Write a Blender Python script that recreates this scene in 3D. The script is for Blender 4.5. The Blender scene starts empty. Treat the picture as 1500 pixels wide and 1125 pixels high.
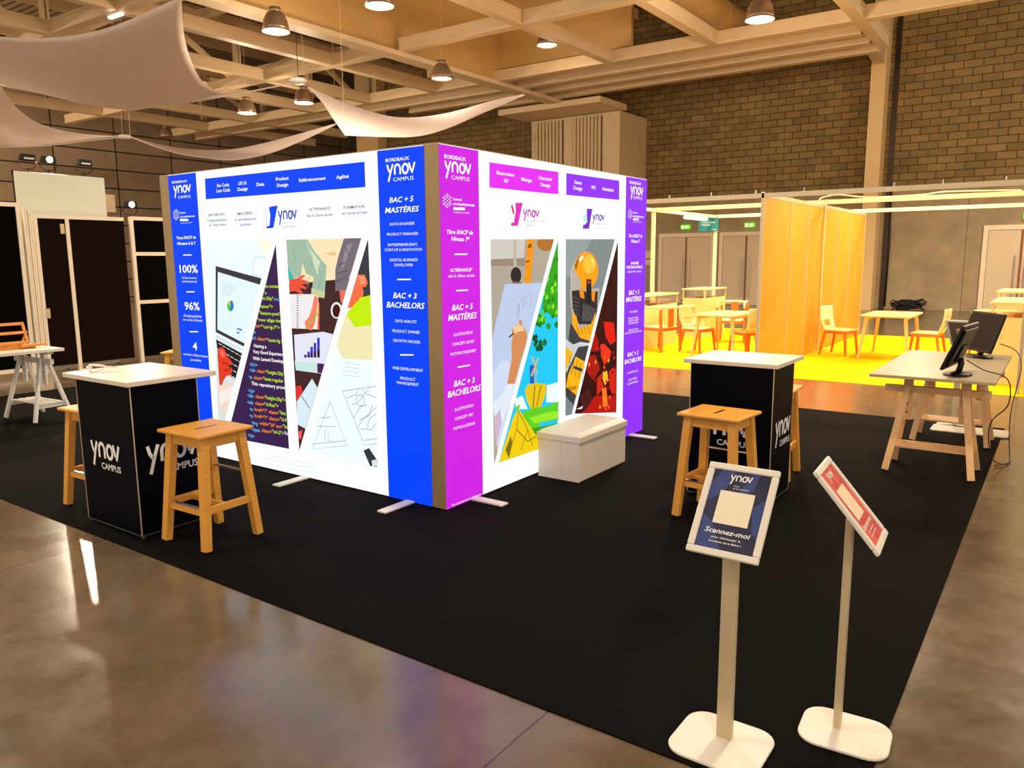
import bpy, bmesh, math, random
from mathutils import Vector, Matrix
from mathutils.geometry import tessellate_polygon
random.seed(7)
scn = bpy.context.scene
COL = scn.collection
PI = math.pi

# ------------------------------------------------------------------ materials
def lin(c):
    return tuple((x/255/12.92) if x/255 <= .04045 else ((x/255+.055)/1.055)**2.4 for x in c)
MATS = {}
def mat(name, rgb, rough=.5, metal=0., var=.06, scale=8., bump=0., emit=None, es=0., trans=0., spec=None, stretch=None):
    if name in MATS: return MATS[name]
    m = bpy.data.materials.new(name); m.use_nodes = True
    nt = m.node_tree; b = nt.nodes['Principled BSDF']
    c = lin(rgb)
    b.inputs['Roughness'].default_value = rough; b.inputs['Metallic'].default_value = metal
    if spec is not None: b.inputs['Specular IOR Level'].default_value = spec
    if trans: b.inputs['Transmission Weight'].default_value = trans
    tc = nt.nodes.new('ShaderNodeTexCoord'); mp = nt.nodes.new('ShaderNodeMapping')
    if stretch: mp.inputs['Scale'].default_value = stretch
    nz = nt.nodes.new('ShaderNodeTexNoise'); nz.inputs['Scale'].default_value = scale; nz.inputs['Detail'].default_value = 5
    nt.links.new(tc.outputs['Object'], mp.inputs['Vector']); nt.links.new(mp.outputs[0], nz.inputs['Vector'])
    r = nt.nodes.new('ShaderNodeValToRGB')
    r.color_ramp.elements[0].position = .3; r.color_ramp.elements[1].position = .7
    r.color_ramp.elements[0].color = (*[x*(1-var) for x in c], 1); r.color_ramp.elements[1].color = (*[min(1, x*(1+var)) for x in c], 1)
    nt.links.new(nz.outputs['Fac'], r.inputs[0]); nt.links.new(r.outputs[0], b.inputs['Base Color'])
    if bump:
        bp = nt.nodes.new('ShaderNodeBump'); bp.inputs['Strength'].default_value = bump; bp.inputs['Distance'].default_value = .01
        nt.links.new(nz.outputs['Fac'], bp.inputs['Height']); nt.links.new(bp.outputs[0], b.inputs['Normal'])
    if emit:
        b.inputs['Emission Color'].default_value = (*lin(emit), 1); b.inputs['Emission Strength'].default_value = es
    MATS[name] = m
    return m
def wood(name, a, bcol, rough=.45, sc=(2, 30, 30)):
    if name in MATS: return MATS[name]
    m = mat(name, a, rough, var=.1, scale=3., stretch=sc)
    r = [n for n in m.node_tree.nodes if n.type == 'VALTORGB'][0]
    r.color_ramp.elements[0].color = (*lin(bcol), 1); r.color_ramp.elements[1].color = (*lin(a), 1)
    return m
def print_mat(rgb, gain, key):           # back-lit printed fabric of the light boxes
    n = 'lit_print_%s_%02x%02x%02x' % (key, *rgb)
    if n in MATS: return MATS[n]
    m = bpy.data.materials.new(n); m.use_nodes = True
    b = m.node_tree.nodes['Principled BSDF']; c = lin(rgb)
    b.inputs['Base Color'].default_value = (*[x*.08 for x in c], 1); b.inputs['Roughness'].default_value = .7
    b.inputs['Specular IOR Level'].default_value = .15
    b.inputs['Emission Color'].default_value = (*c, 1); b.inputs['Emission Strength'].default_value = gain
    MATS[n] = m
    return m
def flat_print(rgb):                      # printed ink, not lit
    return mat('ink_%02x%02x%02x' % tuple(rgb), rgb, .45, var=.02)

CREAM = mat('cream_painted_steel', (214, 186, 144), .5, var=.04, scale=2)
SCREEN = mat('beige_sheet_metal', (202, 160, 96), .45, var=.04, scale=1.2)
ALU = mat('satin_aluminium', (206, 186, 150), .4, .25, var=.03)
FRAME = mat('champagne_light_box_frame', (168, 142, 102), .42, .25, var=.03)
WHITE_P = mat('white_powder_coat', (232, 226, 214), .4, var=.02)
WHITE_L = mat('white_laminate', (226, 212, 192), .35, var=.03)
NAVY = mat('dark_navy_counter_print', (5, 5, 13), .5, var=.1, spec=.05)
BLACKP = mat('black_plastic', (10, 9, 9), .4, var=.05, spec=.3)
BLACKF = mat('black_panel_fabric', (6, 5, 5), .9, var=.1, spec=.04)
BROWNP = mat('dark_brown_board', (22, 10, 8), .8, var=.08, spec=.05)
BIRCH = wood('birch_stool_wood', (236, 172, 74), (222, 152, 54))
PINE = wood('pine_trestle_wood', (242, 198, 142), (228, 174, 114))
EASELW = wood('oiled_easel_wood', (216, 146, 52), (194, 118, 34))
ORANGEW = wood('orange_stained_chair_wood', (230, 128, 38), (214, 108, 24))
LIMEW = wood('pale_table_wood', (240, 212, 140), (230, 198, 120), sc=(20, 2, 20))
CHAIRW = mat('cream_chair_plastic', (246, 230, 170), .35, var=.02)
CAB = mat('cream_cabinet_laminate', (248, 218, 146), .45, var=.03)
ORANGEP = wood('orange_wall_panel', (250, 158, 32), (243, 146, 20), .5, sc=(3, 3, .6))
LEATHER = mat('white_leatherette', (236, 226, 214), .42, var=.03, scale=40, bump=.08)
SAIL = mat('pale_stretch_fabric', (232, 212, 202), .8, var=.02, scale=1.5)
DARKMETAL = mat('dark_metal', (60, 48, 38), .4, .6)
CHROME = mat('brushed_steel', (200, 190, 180), .25, .9)
CABLEM = mat('black_cable_rubber', (16, 12, 12), .5)
BOARD = mat('white_board_surface', (222, 224, 206), .5, var=.02, scale=2)
GREYT = mat('warm_grey_tabletop', (176, 156, 122), .4, var=.05)
DOORM = mat('warm_grey_door_paint', (220, 196, 162), .45, var=.02, scale=2)
DOORF = mat('pale_door_frame_paint', (240, 220, 186), .45, var=.02)
COLUMN = mat('column_paint', (232, 196, 136), .5, var=.03, scale=1.5)
SHADE = mat('lamp_shade_metal', (150, 122, 96), .35, .5)
LAMPE = mat('lit_lamp_lens', (255, 250, 240), .5, emit=(255, 246, 232), es=9.)
TUBE = mat('lit_tube', (255, 240, 200), .5, emit=(255, 226, 160), es=8.)
SPOTE = mat('lit_spot_lens', (255, 250, 235), .5, emit=(255, 240, 214), es=40.)
GLASS = mat('clear_glass', (250, 250, 250), .03, trans=1., var=0)

# ------------------------------------------------------------------ mesh builder
class MB:
    def __init__(s): s.v = []; s.f = []; s.mi = []; s.mats = []; s.M = Matrix.Identity(4)
    def k(s, m):
        if m not in s.mats: s.mats.append(m)
        return s.mats.index(m)
    def add(s, vs, fs, m):
        o = len(s.v); k = s.k(m)
        s.v += [tuple(s.M @ Vector(p)) for p in vs]
        for f in fs: s.f.append([o+i for i in f]); s.mi.append(k)
    def box(s, lo, hi, m, R=None):
        x0, y0, z0 = lo; x1, y1, z1 = hi
        vs = [(x0,y0,z0),(x1,y0,z0),(x1,y1,z0),(x0,y1,z0),(x0,y0,z1),(x1,y0,z1),(x1,y1,z1),(x0,y1,z1)]
        if R: vs = [tuple(R @ Vector(p)) for p in vs]
        s.add(vs, [(3,2,1,0),(4,5,6,7),(0,1,5,4),(1,2,6,5),(2,3,7,6),(3,0,4,7)], m)
    def bar(s, a, b, w, h, m, up=(0,0,1), w2=None, h2=None):     # square bar from a to b, may taper
        a = Vector(a); b = Vector(b); d = (b-a).normalized(); up = Vector(up)
        if abs(d.dot(up)) > .98: up = Vector((1,0,0))
        x = d.cross(up).normalized(); y = x.cross(d).normalized()
        w2 = w if w2 is None else w2; h2 = h if h2 is None else h2
        vs = [a+x*sx*w/2+y*sy*h/2 for sx, sy in ((-1,-1),(1,-1),(1,1),(-1,1))]+[b+x*sx*w2/2+y*sy*h2/2 for sx, sy in ((-1,-1),(1,-1),(1,1),(-1,1))]
        s.add(vs, [(3,2,1,0),(4,5,6,7),(0,1,5,4),(1,2,6,5),(2,3,7,6),(3,0,4,7)], m)
    def cyl(s, a, b, r, m, r2=None, n=16):
        a = Vector(a); b = Vector(b); d = (b-a).normalized(); up = Vector((0,0,1)) if abs(d.z) < .95 else Vector((1,0,0))
        x = d.cross(up).normalized(); y = x.cross(d); r2 = r if r2 is None else r2
        vs = []
        for c, q in ((a, r), (b, r2)):
            vs += [c+(x*math.cos(2*PI*i/n)+y*math.sin(2*PI*i/n))*q for i in range(n)]
        s.add(vs, [(i, (i+1) % n, n+(i+1) % n, n+i) for i in range(n)]+[tuple(range(n-1, -1, -1)), tuple(range(n, 2*n))], m)
    def tube(s, pts, r, m, n=8):
        pts = [Vector(p) for p in pts]; vs = []; fs = []; prev = None
        for i, p in enumerate(pts):
            d = (pts[min(i+1, len(pts)-1)]-pts[max(i-1, 0)]).normalized()
            if prev is None:
                up = Vector((0,0,1)) if abs(d.z) < .9 else Vector((1,0,0))
                x = d.cross(up).normalized()
            else: x = (prev-d*prev.dot(d)).normalized()
            prev = x; y = d.cross(x)
            vs += [p+(x*math.cos(2*PI*j/n)+y*math.sin(2*PI*j/n))*r for j in range(n)]
        for i in range(len(pts)-1):
            for j in range(n): fs.append((i*n+j, i*n+(j+1) % n, (i+1)*n+(j+1) % n, (i+1)*n+j))
        fs += [tuple(range(n-1, -1, -1)), tuple(range((len(pts)-1)*n, len(pts)*n))]
        s.add(vs, fs, m)
    def lathe(s, prof, c, m, n=24, cap=True):
        vs = []; fs = []
        for r, z in prof: vs += [(c[0]+r*math.cos(2*PI*i/n), c[1]+r*math.sin(2*PI*i/n), c[2]+z) for i in range(n)]
        for k in range(len(prof)-1):
            for i in range(n): fs.append((k*n+i, k*n+(i+1) % n, (k+1)*n+(i+1) % n, (k+1)*n+i))
        if cap: fs += [tuple(range(n-1, -1, -1)), tuple(range((len(prof)-1)*n, len(prof)*n))]
        s.add(vs, fs, m)
    def prism(s, outline, z0, z1, m):                       # extrude a 2-D outline in z
        n = len(outline)
        vs = [(x, y, z0) for x, y in outline]+[(x, y, z1) for x, y in outline]
        s.add(vs, [(i, (i+1) % n, n+(i+1) % n, n+i) for i in range(n)]+[tuple(range(n-1, -1, -1)), tuple(range(n, 2*n))], m)
    def build(s, name, parent=None, bevel=0., smooth=False, seg=2):
        me = bpy.data.meshes.new(name); me.from_pydata(s.v, [], s.f)
        for m in s.mats: me.materials.append(m)
        me.polygons.foreach_set('material_index', s.mi)
        if smooth: me.polygons.foreach_set('use_smooth', [True]*len(me.polygons))
        me.update()
        bm = bmesh.new(); bm.from_mesh(me); bmesh.ops.recalc_face_normals(bm, faces=bm.faces); bm.to_mesh(me); bm.free()
        o = bpy.data.objects.new(name, me); COL.objects.link(o)
        if parent: o.parent = parent
        if bevel:
            b = o.modifiers.new('edge', 'BEVEL'); b.width = bevel; b.segments = seg; b.limit_method = 'ANGLE'; b.angle_limit = math.radians(40)
        return o
def tag(o, label, cat, group=None, kind=None):
    if label: o['label'] = label
    if cat: o['category'] = cat
    if group: o['group'] = group
    if kind: o['kind'] = kind
    return o
def thing(name, label, cat, loc=(0,0,0), rz=0., group=None):
    o = bpy.data.objects.new(name, None); COL.objects.link(o); o.empty_display_size = .1
    o.location = loc; o.rotation_euler = (0, 0, rz)
    return tag(o, label, cat, group)
def struct(name, mb, parent=None, bevel=0., smooth=False):
    o = mb.build(name, parent, bevel, smooth)
    if not parent: o['kind'] = 'structure'
    return o
def sub(o, parent): return o
def dup(root, loc, rz, label, group=None):
    r = root.copy(); COL.objects.link(r); r.location = loc; r.rotation_euler = (0, 0, rz); r['label'] = label
    if group: r['group'] = group
    for ch in list(root.children):
        c = ch.copy(); COL.objects.link(c); c.parent = r
        for gch in list(ch.children):
            d = gch.copy(); COL.objects.link(d); d.parent = c
    return r
def one(f, m):                                               # shorthand: build one-shape MB
    b = MB(); f(b); return b

# ------------------------------------------------------------------ lettering
_glyph = {}
def glyphs(t, bold, ital):
    key = (t, bold, ital)
    if key in _glyph: return _glyph[key]
    cu = bpy.data.curves.new('txt', 'FONT'); cu.body = t; cu.size = 1.; cu.resolution_u = 2
    cu.offset = .016 if bold else -.002
    cu.shear = .22 if ital else 0.
    o = bpy.data.objects.new('txt', cu); COL.objects.link(o)
    me = bpy.data.meshes.new_from_object(o)
    vs = [(v.co.x, v.co.y) for v in me.vertices]; fs = [tuple(p.vertices) for p in me.polygons]
    bpy.data.objects.remove(o); bpy.data.curves.remove(cu); bpy.data.meshes.remove(me)
    _glyph[key] = (vs, fs)
    return vs, fs
def letter(mb, t, u0, u1, vc, h, fr, mt, bold=1, ital=0):
    vs, fs = glyphs(t, bold, ital)
    if not vs: return
    xs = [p[0] for p in vs]; a, b = min(xs), max(xs); cap = .73
    sx = (u1-u0)/max(b-a, 1e-6); sy = h/cap
    mb.add([fr(u0+(x-a)*sx, vc+(y-cap/2)*sy) for x, y in vs], fs, mt)
def ribbon(mb, pts, w, fr, mt, closed=False):
    n = len(pts); L = []; Rr = []
    for i in range(n):
        p = Vector(pts[i])
        a = Vector(pts[i-1]) if (i > 0 or closed) else p; b = Vector(pts[(i+1) % n]) if (i < n-1 or closed) else p
        d = (b-a).normalized(); q = Vector((-d.y, d.x))
        L.append(p+q*w/2); Rr.append(p-q*w/2)
    vs = [fr(*p) for p in L]+[fr(*p) for p in Rr]
    m = n if closed else n-1
    mb.add(vs, [(i, (i+1) % n, n+(i+1) % n, n+i) for i in range(m)], mt)
def ynov(mb, u0, u1, vb, h, fr, mt, w=.16):
    # rounded wordmark drawn as strokes; unit box: x 0..3.5, x-height 0..1, y descends to -.62
    W = (u1-u0)/3.5
    def S(pts, closed=False): ribbon(mb, [(u0+x*W, vb+y*h) for x, y in pts], W*w*1.9, fr, mt, closed)
    S([(.08, 1.0), (.20, .55), (.38, .28)]); S([(.78, 1.0), (.52, .38), (.18, -.62)])
    S([(1.0, 0), (1.0, .55)]+[(1.33-.33*math.cos(a*PI/10), .55+.38*math.sin(a*PI/10)) for a in range(1, 10)]+[(1.66, .55), (1.66, 0)])
    S([(2.28+.33*math.cos(a*PI/9), .48+.43*math.sin(a*PI/9)) for a in range(18)], True)
    S([(2.74, 1.0), (2.86, .55), (2.98, .25)]); S([(3.42, 1.0), (3.22, .45), (3.05, .03)])

def graphics(items, fr0, root, gain_w, gain_c, labels):
    """items: printed motifs in panel metres; fr0(u, v, lift) -> point; one mesh per printed part, its lettering below it"""
    parts = {}; order = {}; lines = []
    for it in items:
        p = it[0]
        parts.setdefault(p, (MB(), MB())); order[p] = order.get(p, 0)+1
        lift = .0012+.00006*order[p]
        fr = lambda u, v: fr0(u, v, lift)
        g = gain_w if it[2] == (255, 255, 255) else gain_c
        mt = print_mat(it[2], g, 'w' if g == gain_w else 'c')
        a, t = parts[p]
        if it[1] == 'p':
            tri = tessellate_polygon([[Vector((x, y, 0)) for x, y in it[3]]])
            a.add([fr(*q) for q in it[3]], [tuple(x) for x in tri], mt)
        elif it[1] == 'l': ribbon(a, it[3], it[4], fr, mt)
        elif it[1] in 'ty' and not p.startswith('picture'):
            t = MB(); lines.append((p, t))
            if it[1] == 't': letter(t, it[3], it[4], it[5], it[6], it[7], fr, mt, it[8], it[9])
            else: ynov(t, it[3], it[4], it[5], it[6], fr, mt, it[7])
        elif it[1] == 't': letter(a, it[3], it[4], it[5], it[6], it[7], fr, mt, it[8], it[9])
        elif it[1] == 'y': ynov(t, it[3], it[4], it[5], it[6], fr, mt, it[7])
    for p, (a, t) in parts.items():
        if a.f:
            o = a.build(p, root)
            if p in labels: o['label'] = labels[p]
            if t.f: t.build('lettering', o)
            for k, b in lines:
                if k == p: b.build('text_line', o)
        else:
            for k, b in lines:
                if k == p: b.build('text_line', root)

LEFT_ITEMS = [
('band_outer','p',(0,68,250),[(0.0,0.012),(0.4111,0.012),(0.4111,2.418),(0.0,2.418)]),
('band_inner','p',(0,68,250),[(2.4996,0.012),(2.915,0.012),(2.915,2.418),(2.4996,2.418)]),
('header_banner','p',(0,68,250),[(0.532,2.3613),(0.526,2.1969),(2.377,2.1896),(2.3761,2.3578)]),
('header_banner', 't', (255, 255, 255), 'No Code', 0.691, 0.8493, 2.2974, 0.027, 1, 0),
('header_banner', 't', (255, 255, 255), 'Low Code', 0.6808, 0.8596, 2.2571, 0.0271, 1, 0),
('header_banner', 't', (255, 255, 255), 'UX UI', 0.9711, 1.0713, 2.2976, 0.0264, 1, 0),
('header_banner', 't', (255, 255, 255), 'Design', 0.9576, 1.0843, 2.253, 0.0265, 1, 0),
('header_banner', 't', (255, 255, 255), 'Data', 1.1962, 1.289, 2.2761, 0.0259, 1, 0),
('header_banner', 't', (255, 255, 255), 'Product', 1.4312, 1.5787, 2.3022, 0.0252, 1, 0),
('header_banner', 't', (255, 255, 255), 'Design', 1.4402, 1.5686, 2.2556, 0.0253, 1, 0),
('header_banner', 't', (255, 255, 255), 'Référencement', 1.6927, 1.981, 2.2766, 0.0244, 1, 0),
('header_banner', 't', (255, 255, 255), 'Agilité', 2.0905, 2.2168, 2.2737, 0.0237, 1, 0),
('programme_text', 't', (48, 54, 78), 'BACHELORS', 0.5543, 0.7658, 2.0707, 0.0232, 1, 0),
('programme_text', 't', (64, 104, 160), '3 spécialisations', 0.526, 0.7944, 2.0273, 0.0233, 1, 0),
('programme_text', 't', (64, 104, 160), 'en 3ème année', 0.5468, 0.7776, 1.9905, 0.0233, 1, 0),
('programme_text', 't', (48, 54, 78), 'MASTÈRES', 0.9382, 1.1253, 2.0653, 0.0225, 1, 0),
('programme_text', 't', (64, 104, 160), '4 spécialisations', 0.8976, 1.1696, 2.0222, 0.0225, 1, 0),
('programme_text', 't', (64, 104, 160), 'possibles', 0.9601, 1.1068, 1.9814, 0.0226, 1, 0),
('programme_text', 't', (48, 54, 78), 'ALTERNANCE', 1.7874, 2.0146, 2.0651, 0.0215, 1, 0),
('programme_text', 't', (64, 104, 160), 'dès la 2ème année', 1.757, 2.0376, 2.0209, 0.0216, 1, 0),
('programme_text', 't', (48, 54, 78), 'FORMATION', 2.1533, 2.363, 2.0621, 0.0208, 1, 0),
('programme_text', 't', (64, 104, 160), 'en mode projet', 2.1317, 2.3864, 2.0233, 0.0208, 1, 0),
('logo','p',(0,68,250),[(1.3372,2.1026),(1.4337,2.1078),(1.3698,1.9428),(1.2841,1.9421),(1.2887,1.9556),(1.3247,1.962),(1.3419,2.043),(1.3306,2.0852)]),
('logo','l',(150,175,210),[(1.3264,2.0937),(1.2926,2.092),(1.2904,1.9556)],0.006),
('logo','y',(45,70,190),1.4344,1.6492,2.0028,0.0653,0.12),
('logo', 't', (64, 104, 160), 'TECH', 1.4897, 1.551, 1.9778, 0.0175, 0, 0),
('logo', 't', (64, 104, 160), '& BUSINESS', 1.4874, 1.6394, 1.9487, 0.0174, 0, 0),
('band_outer', 't', (255, 255, 255), 'BORDEAUX', 0.0591, 0.2779, 2.36, 0.0193, 1, 0),
('band_outer','y',(255,255,255),0.0719,0.3265,2.2679,0.0614,0.105),
('band_outer', 't', (255, 255, 255), 'CAMPUS', 0.1296, 0.3126, 2.2334, 0.0228, 0, 0),
('band_outer','p',(255,255,255),[(0.1248,2.0676),(0.1208,2.0626),(0.1141,2.0628),(0.1115,2.068),(0.1155,2.073),(0.1221,2.0727)]),
('band_outer','p',(255,255,255),[(0.1098,2.0775),(0.1058,2.0726),(0.0992,2.0728),(0.0965,2.078),(0.1005,2.083),(0.1072,2.0827)]),
('band_outer','p',(255,255,255),[(0.1269,2.0884),(0.1231,2.0839),(0.1169,2.0841),(0.1144,2.0889),(0.1182,2.0935),(0.1244,2.0933)]),
('band_outer','p',(255,255,255),[(0.0859,2.0479),(0.0819,2.0429),(0.0752,2.0431),(0.0725,2.0483),(0.0766,2.0533),(0.0833,2.0531)]),
('band_outer','p',(255,255,255),[(0.0884,2.0667),(0.0844,2.0618),(0.0777,2.062),(0.0751,2.0672),(0.0791,2.0722),(0.0858,2.0719)]),
('band_outer','p',(255,255,255),[(0.1049,2.058),(0.1011,2.0534),(0.0949,2.0536),(0.0924,2.0584),(0.0961,2.063),(0.1024,2.0628)]),
('band_outer','p',(255,255,255),[(0.0525,2.0701),(0.0484,2.0651),(0.0417,2.0654),(0.039,2.0706),(0.043,2.0756),(0.0498,2.0753)]),
('band_outer','p',(255,255,255),[(0.0701,2.079),(0.066,2.074),(0.0593,2.0743),(0.0567,2.0795),(0.0607,2.0844),(0.0674,2.0842)]),
('band_outer','p',(255,255,255),[(0.0689,2.0592),(0.0652,2.0546),(0.0589,2.0548),(0.0564,2.0596),(0.0601,2.0643),(0.0664,2.064)]),
('band_outer','p',(255,255,255),[(0.0581,2.1121),(0.0541,2.1071),(0.0473,2.1074),(0.0447,2.1126),(0.0487,2.1176),(0.0554,2.1173)]),
('band_outer','p',(255,255,255),[(0.0732,2.102),(0.0691,2.0971),(0.0624,2.0973),(0.0598,2.1025),(0.0638,2.1075),(0.0705,2.1072)]),
('band_outer','p',(255,255,255),[(0.0551,2.0911),(0.0513,2.0865),(0.045,2.0868),(0.0425,2.0916),(0.0463,2.0962),(0.0526,2.096)]),
('band_outer','p',(255,255,255),[(0.0971,2.1315),(0.0931,2.1266),(0.0864,2.1269),(0.0838,2.1321),(0.0878,2.137),(0.0944,2.1367)]),
('band_outer','p',(255,255,255),[(0.0946,2.1128),(0.0906,2.1078),(0.0839,2.1081),(0.0812,2.1133),(0.0853,2.1182),(0.0919,2.118)]),
('band_outer','p',(255,255,255),[(0.0773,2.1216),(0.0735,2.117),(0.0673,2.1173),(0.0648,2.1221),(0.0685,2.1267),(0.0748,2.1265)]),
('band_outer','p',(255,255,255),[(0.1303,2.1093),(0.1263,2.1043),(0.1197,2.1046),(0.117,2.1098),(0.121,2.1147),(0.1276,2.1144)]),
('band_outer','p',(255,255,255),[(0.1129,2.1005),(0.1089,2.0956),(0.1022,2.0958),(0.0996,2.101),(0.1036,2.106),(0.1102,2.1057)]),
('band_outer','p',(255,255,255),[(0.1131,2.1202),(0.1094,2.1156),(0.1032,2.1159),(0.1007,2.1207),(0.1044,2.1253),(0.1106,2.125)]),
('band_outer','p',(255,255,255),[(0.0915,2.0898),(0.0875,2.0848),(0.0808,2.0851),(0.0782,2.0903),(0.0822,2.0952),(0.0889,2.095)]),
('band_outer', 't', (255, 255, 255), 'FRANCE', 0.1409, 0.225, 2.1014, 0.0127, 1, 0),
('band_outer', 't', (255, 255, 255), 'compétences', 0.1413, 0.3566, 2.0712, 0.0161, 1, 0),
('band_outer','p',(255,255,255),[(0.1384,2.0531),(0.2573,2.049),(0.257,2.0305),(0.1381,2.0344)]),
('band_outer', 't', (255, 255, 255), 'enregistrée au RNCP', 0.1425, 0.3058, 2.0177, 0.0092, 0, 0),
('band_outer', 't', (255, 255, 255), 'Titres RNCP de', 0.0635, 0.3511, 1.896, 0.0256, 1, 0),
('band_outer', 't', (255, 255, 255), 'Niveaux 6 & 7', 0.0718, 0.3413, 1.8482, 0.0257, 1, 0),
('band_outer','l',(255,255,255),[(0.1445,1.749),(0.2723,1.748)],0.009),
('band_outer', 't', (255, 255, 255), '100%', 0.077, 0.3455, 1.6342, 0.0685, 1, 0),
('band_outer', 't', (255, 255, 255), "d'intervenants", 0.1027, 0.3199, 1.5573, 0.019, 0, 0),
('band_outer', 't', (255, 255, 255), 'professionnels', 0.1028, 0.3223, 1.5264, 0.019, 0, 0),
('band_outer','l',(255,255,255),[(0.154,1.4355),(0.2758,1.4377)],0.009),
('band_outer', 't', (255, 255, 255), '96%', 0.1109, 0.3331, 1.3168, 0.069, 1, 0),
('band_outer', 't', (255, 255, 255), "d'employabilité", 0.0858, 0.352, 1.2305, 0.0221, 0, 0),
('band_outer', 't', (255, 255, 255), "en sortie d'étude", 0.0729, 0.3611, 1.1959, 0.0221, 0, 0),
('band_outer','l',(255,255,255),[(0.1565,1.0905),(0.2873,1.0968)],0.009),
('band_outer', 't', (255, 255, 255), '4', 0.1902, 0.2557, 0.9688, 0.0683, 1, 0),
('band_outer', 't', (255, 255, 255), "années d'alternance", 0.0389, 0.4038, 0.8904, 0.0214, 0, 0),
('band_outer', 't', (255, 255, 255), 'possibles', 0.1453, 0.3024, 0.8478, 0.0215, 0, 0),
('band_inner', 't', (255, 255, 255), 'BORDEAUX', 2.574, 2.7873, 2.3517, 0.0222, 1, 0),
('band_inner','y',(255,255,255),2.5819,2.8398,2.2537,0.0686,0.105),
('band_inner', 't', (255, 255, 255), 'CAMPUS', 2.639, 2.821, 2.2245, 0.026, 0, 0),
('band_inner', 't', (255, 255, 255), 'BAC + 5', 2.5971, 2.8162, 2.0928, 0.0357, 1, 1),
('band_inner', 't', (255, 255, 255), 'MASTÈRES', 2.5535, 2.8623, 2.0266, 0.0359, 1, 1),
('band_inner', 't', (255, 255, 255), 'DATA ENGINEER', 2.5953, 2.8207, 1.9338, 0.019, 0, 0),
('band_inner', 't', (255, 255, 255), 'PRODUCT MANAGER', 2.5665, 2.8504, 1.8671, 0.0191, 0, 0),
('band_inner', 't', (255, 255, 255), 'ENTREPRENEURIAT,', 2.5728, 2.8441, 1.7972, 0.0192, 0, 0),
('band_inner', 't', (255, 255, 255), 'START-UP & INNOVATION', 2.5398, 2.8775, 1.7636, 0.0192, 0, 0),
('band_inner', 't', (255, 255, 255), 'DIGITAL BUSINESS', 2.5859, 2.8379, 1.6962, 0.0193, 0, 0),
('band_inner', 't', (255, 255, 255), 'DEVELOPER', 2.6252, 2.7965, 1.6625, 0.0193, 0, 0),
('band_inner','l',(255,255,255),[(2.6481,1.5649),(2.7746,1.5661)],0.009),
('band_inner', 't', (255, 255, 255), 'BAC + 3', 2.6054, 2.8217, 1.4581, 0.0382, 1, 1),
('band_inner', 't', (255, 255, 255), 'BACHELORS', 2.5404, 2.8895, 1.3935, 0.0398, 1, 1),
('band_inner', 't', (255, 255, 255), 'DATA ANALYST', 2.6183, 2.8155, 1.2841, 0.0208, 0, 0),
('band_inner', 't', (255, 255, 255), 'PRODUCT OWNER', 2.5905, 2.8406, 1.2143, 0.0209, 0, 0),
('band_inner', 't', (255, 255, 255), 'GROWTH HACKER', 2.5917, 2.8422, 1.1487, 0.021, 0, 0),
('band_inner', 't', (255, 255, 255), 'WEB DEVELOPMENT', 2.5769, 2.8613, 0.9566, 0.0212, 0, 0),
('band_inner', 't', (255, 255, 255), 'PRODUCT', 2.649, 2.7894, 0.8898, 0.0213, 0, 0),
('band_inner', 't', (255, 255, 255), 'MANAGEMENT', 2.6164, 2.8182, 0.8563, 0.0214, 0, 0),
('band_inner','l',(255,255,255),[(2.6537,1.0501),(2.7794,1.0583)],0.009),
('picture_laptop','p',(236,252,252),[(0.4874,1.868),(1.3379,1.8517),(0.5769,0.3376),(0.4882,0.3272)]),
('picture_laptop','p',(250,247,215),[(1.1638,1.8549),(1.3378,1.8516),(1.2804,1.7374)]),
('picture_laptop','p',(205,225,240),[(1.1198,1.7359),(1.2725,1.723),(1.2662,1.7091),(1.189,1.5556),(1.0605,1.579)]),
('picture_laptop','p',(240,250,255),[(1.1297,1.7256),(1.2611,1.7147),(1.1915,1.5714),(1.0757,1.5928)]),
('picture_laptop','p',(215,225,225),[(0.5325,1.0649),(0.8883,0.9571),(0.5769,0.3376),(0.5549,0.335),(0.4882,0.3631),(0.4881,0.42)]),
('picture_laptop','p',(60,55,62),[(0.5997,1.6564),(1.1903,1.5581),(0.9121,1.0046),(0.5371,1.1057)]),
('picture_laptop','p',(225,245,248),[(0.6244,1.6083),(1.1658,1.5092),(0.9252,1.0306),(0.5643,1.129)]),
('picture_laptop','p',(25,120,225),[(0.7666,1.3322),(0.7713,1.3769),(0.7856,1.3747),(0.7978,1.3678),(0.8064,1.3569),(0.8106,1.3433),(0.8099,1.3284),(0.8043,1.3139),(0.7944,1.3014),(0.7815,1.2924),(0.7668,1.2878),(0.752,1.2881),(0.7389,1.2934),(0.7288,1.3031),(0.723,1.3161),(0.7221,1.3309)]),
('picture_laptop','p',(60,200,60),[(0.7666,1.3322),(0.7618,1.2873),(0.7483,1.2891),(0.7366,1.295),(0.7278,1.3047),(0.7228,1.317),(0.7221,1.3309),(0.7258,1.3448),(0.7335,1.3575),(0.7444,1.3677),(0.7574,1.3743),(0.7713,1.3769)]),
('picture_laptop','p',(235,190,40),[(0.7666,1.3322),(0.7331,1.3536),(0.7379,1.3601),(0.7436,1.3657),(0.75,1.3704),(0.7569,1.3738),(0.7641,1.376),(0.7713,1.3769)]),
('picture_laptop','p',(70,140,220),[(0.8359,1.1559),(0.9044,1.1465),(0.9001,1.1321),(0.8315,1.1414)]),
('picture_laptop','p',(70,140,220),[(0.8327,1.1253),(0.867,1.1198),(0.8626,1.1052),(0.8283,1.1107)]),
('picture_laptop','p',(185,215,220),[(0.6748,1.523),(0.8759,1.4868),(0.8754,1.4815),(0.6742,1.5177)]),
('picture_laptop','p',(185,215,220),[(0.6724,1.5016),(0.851,1.4688),(0.8504,1.4635),(0.6718,1.4962)]),
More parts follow.
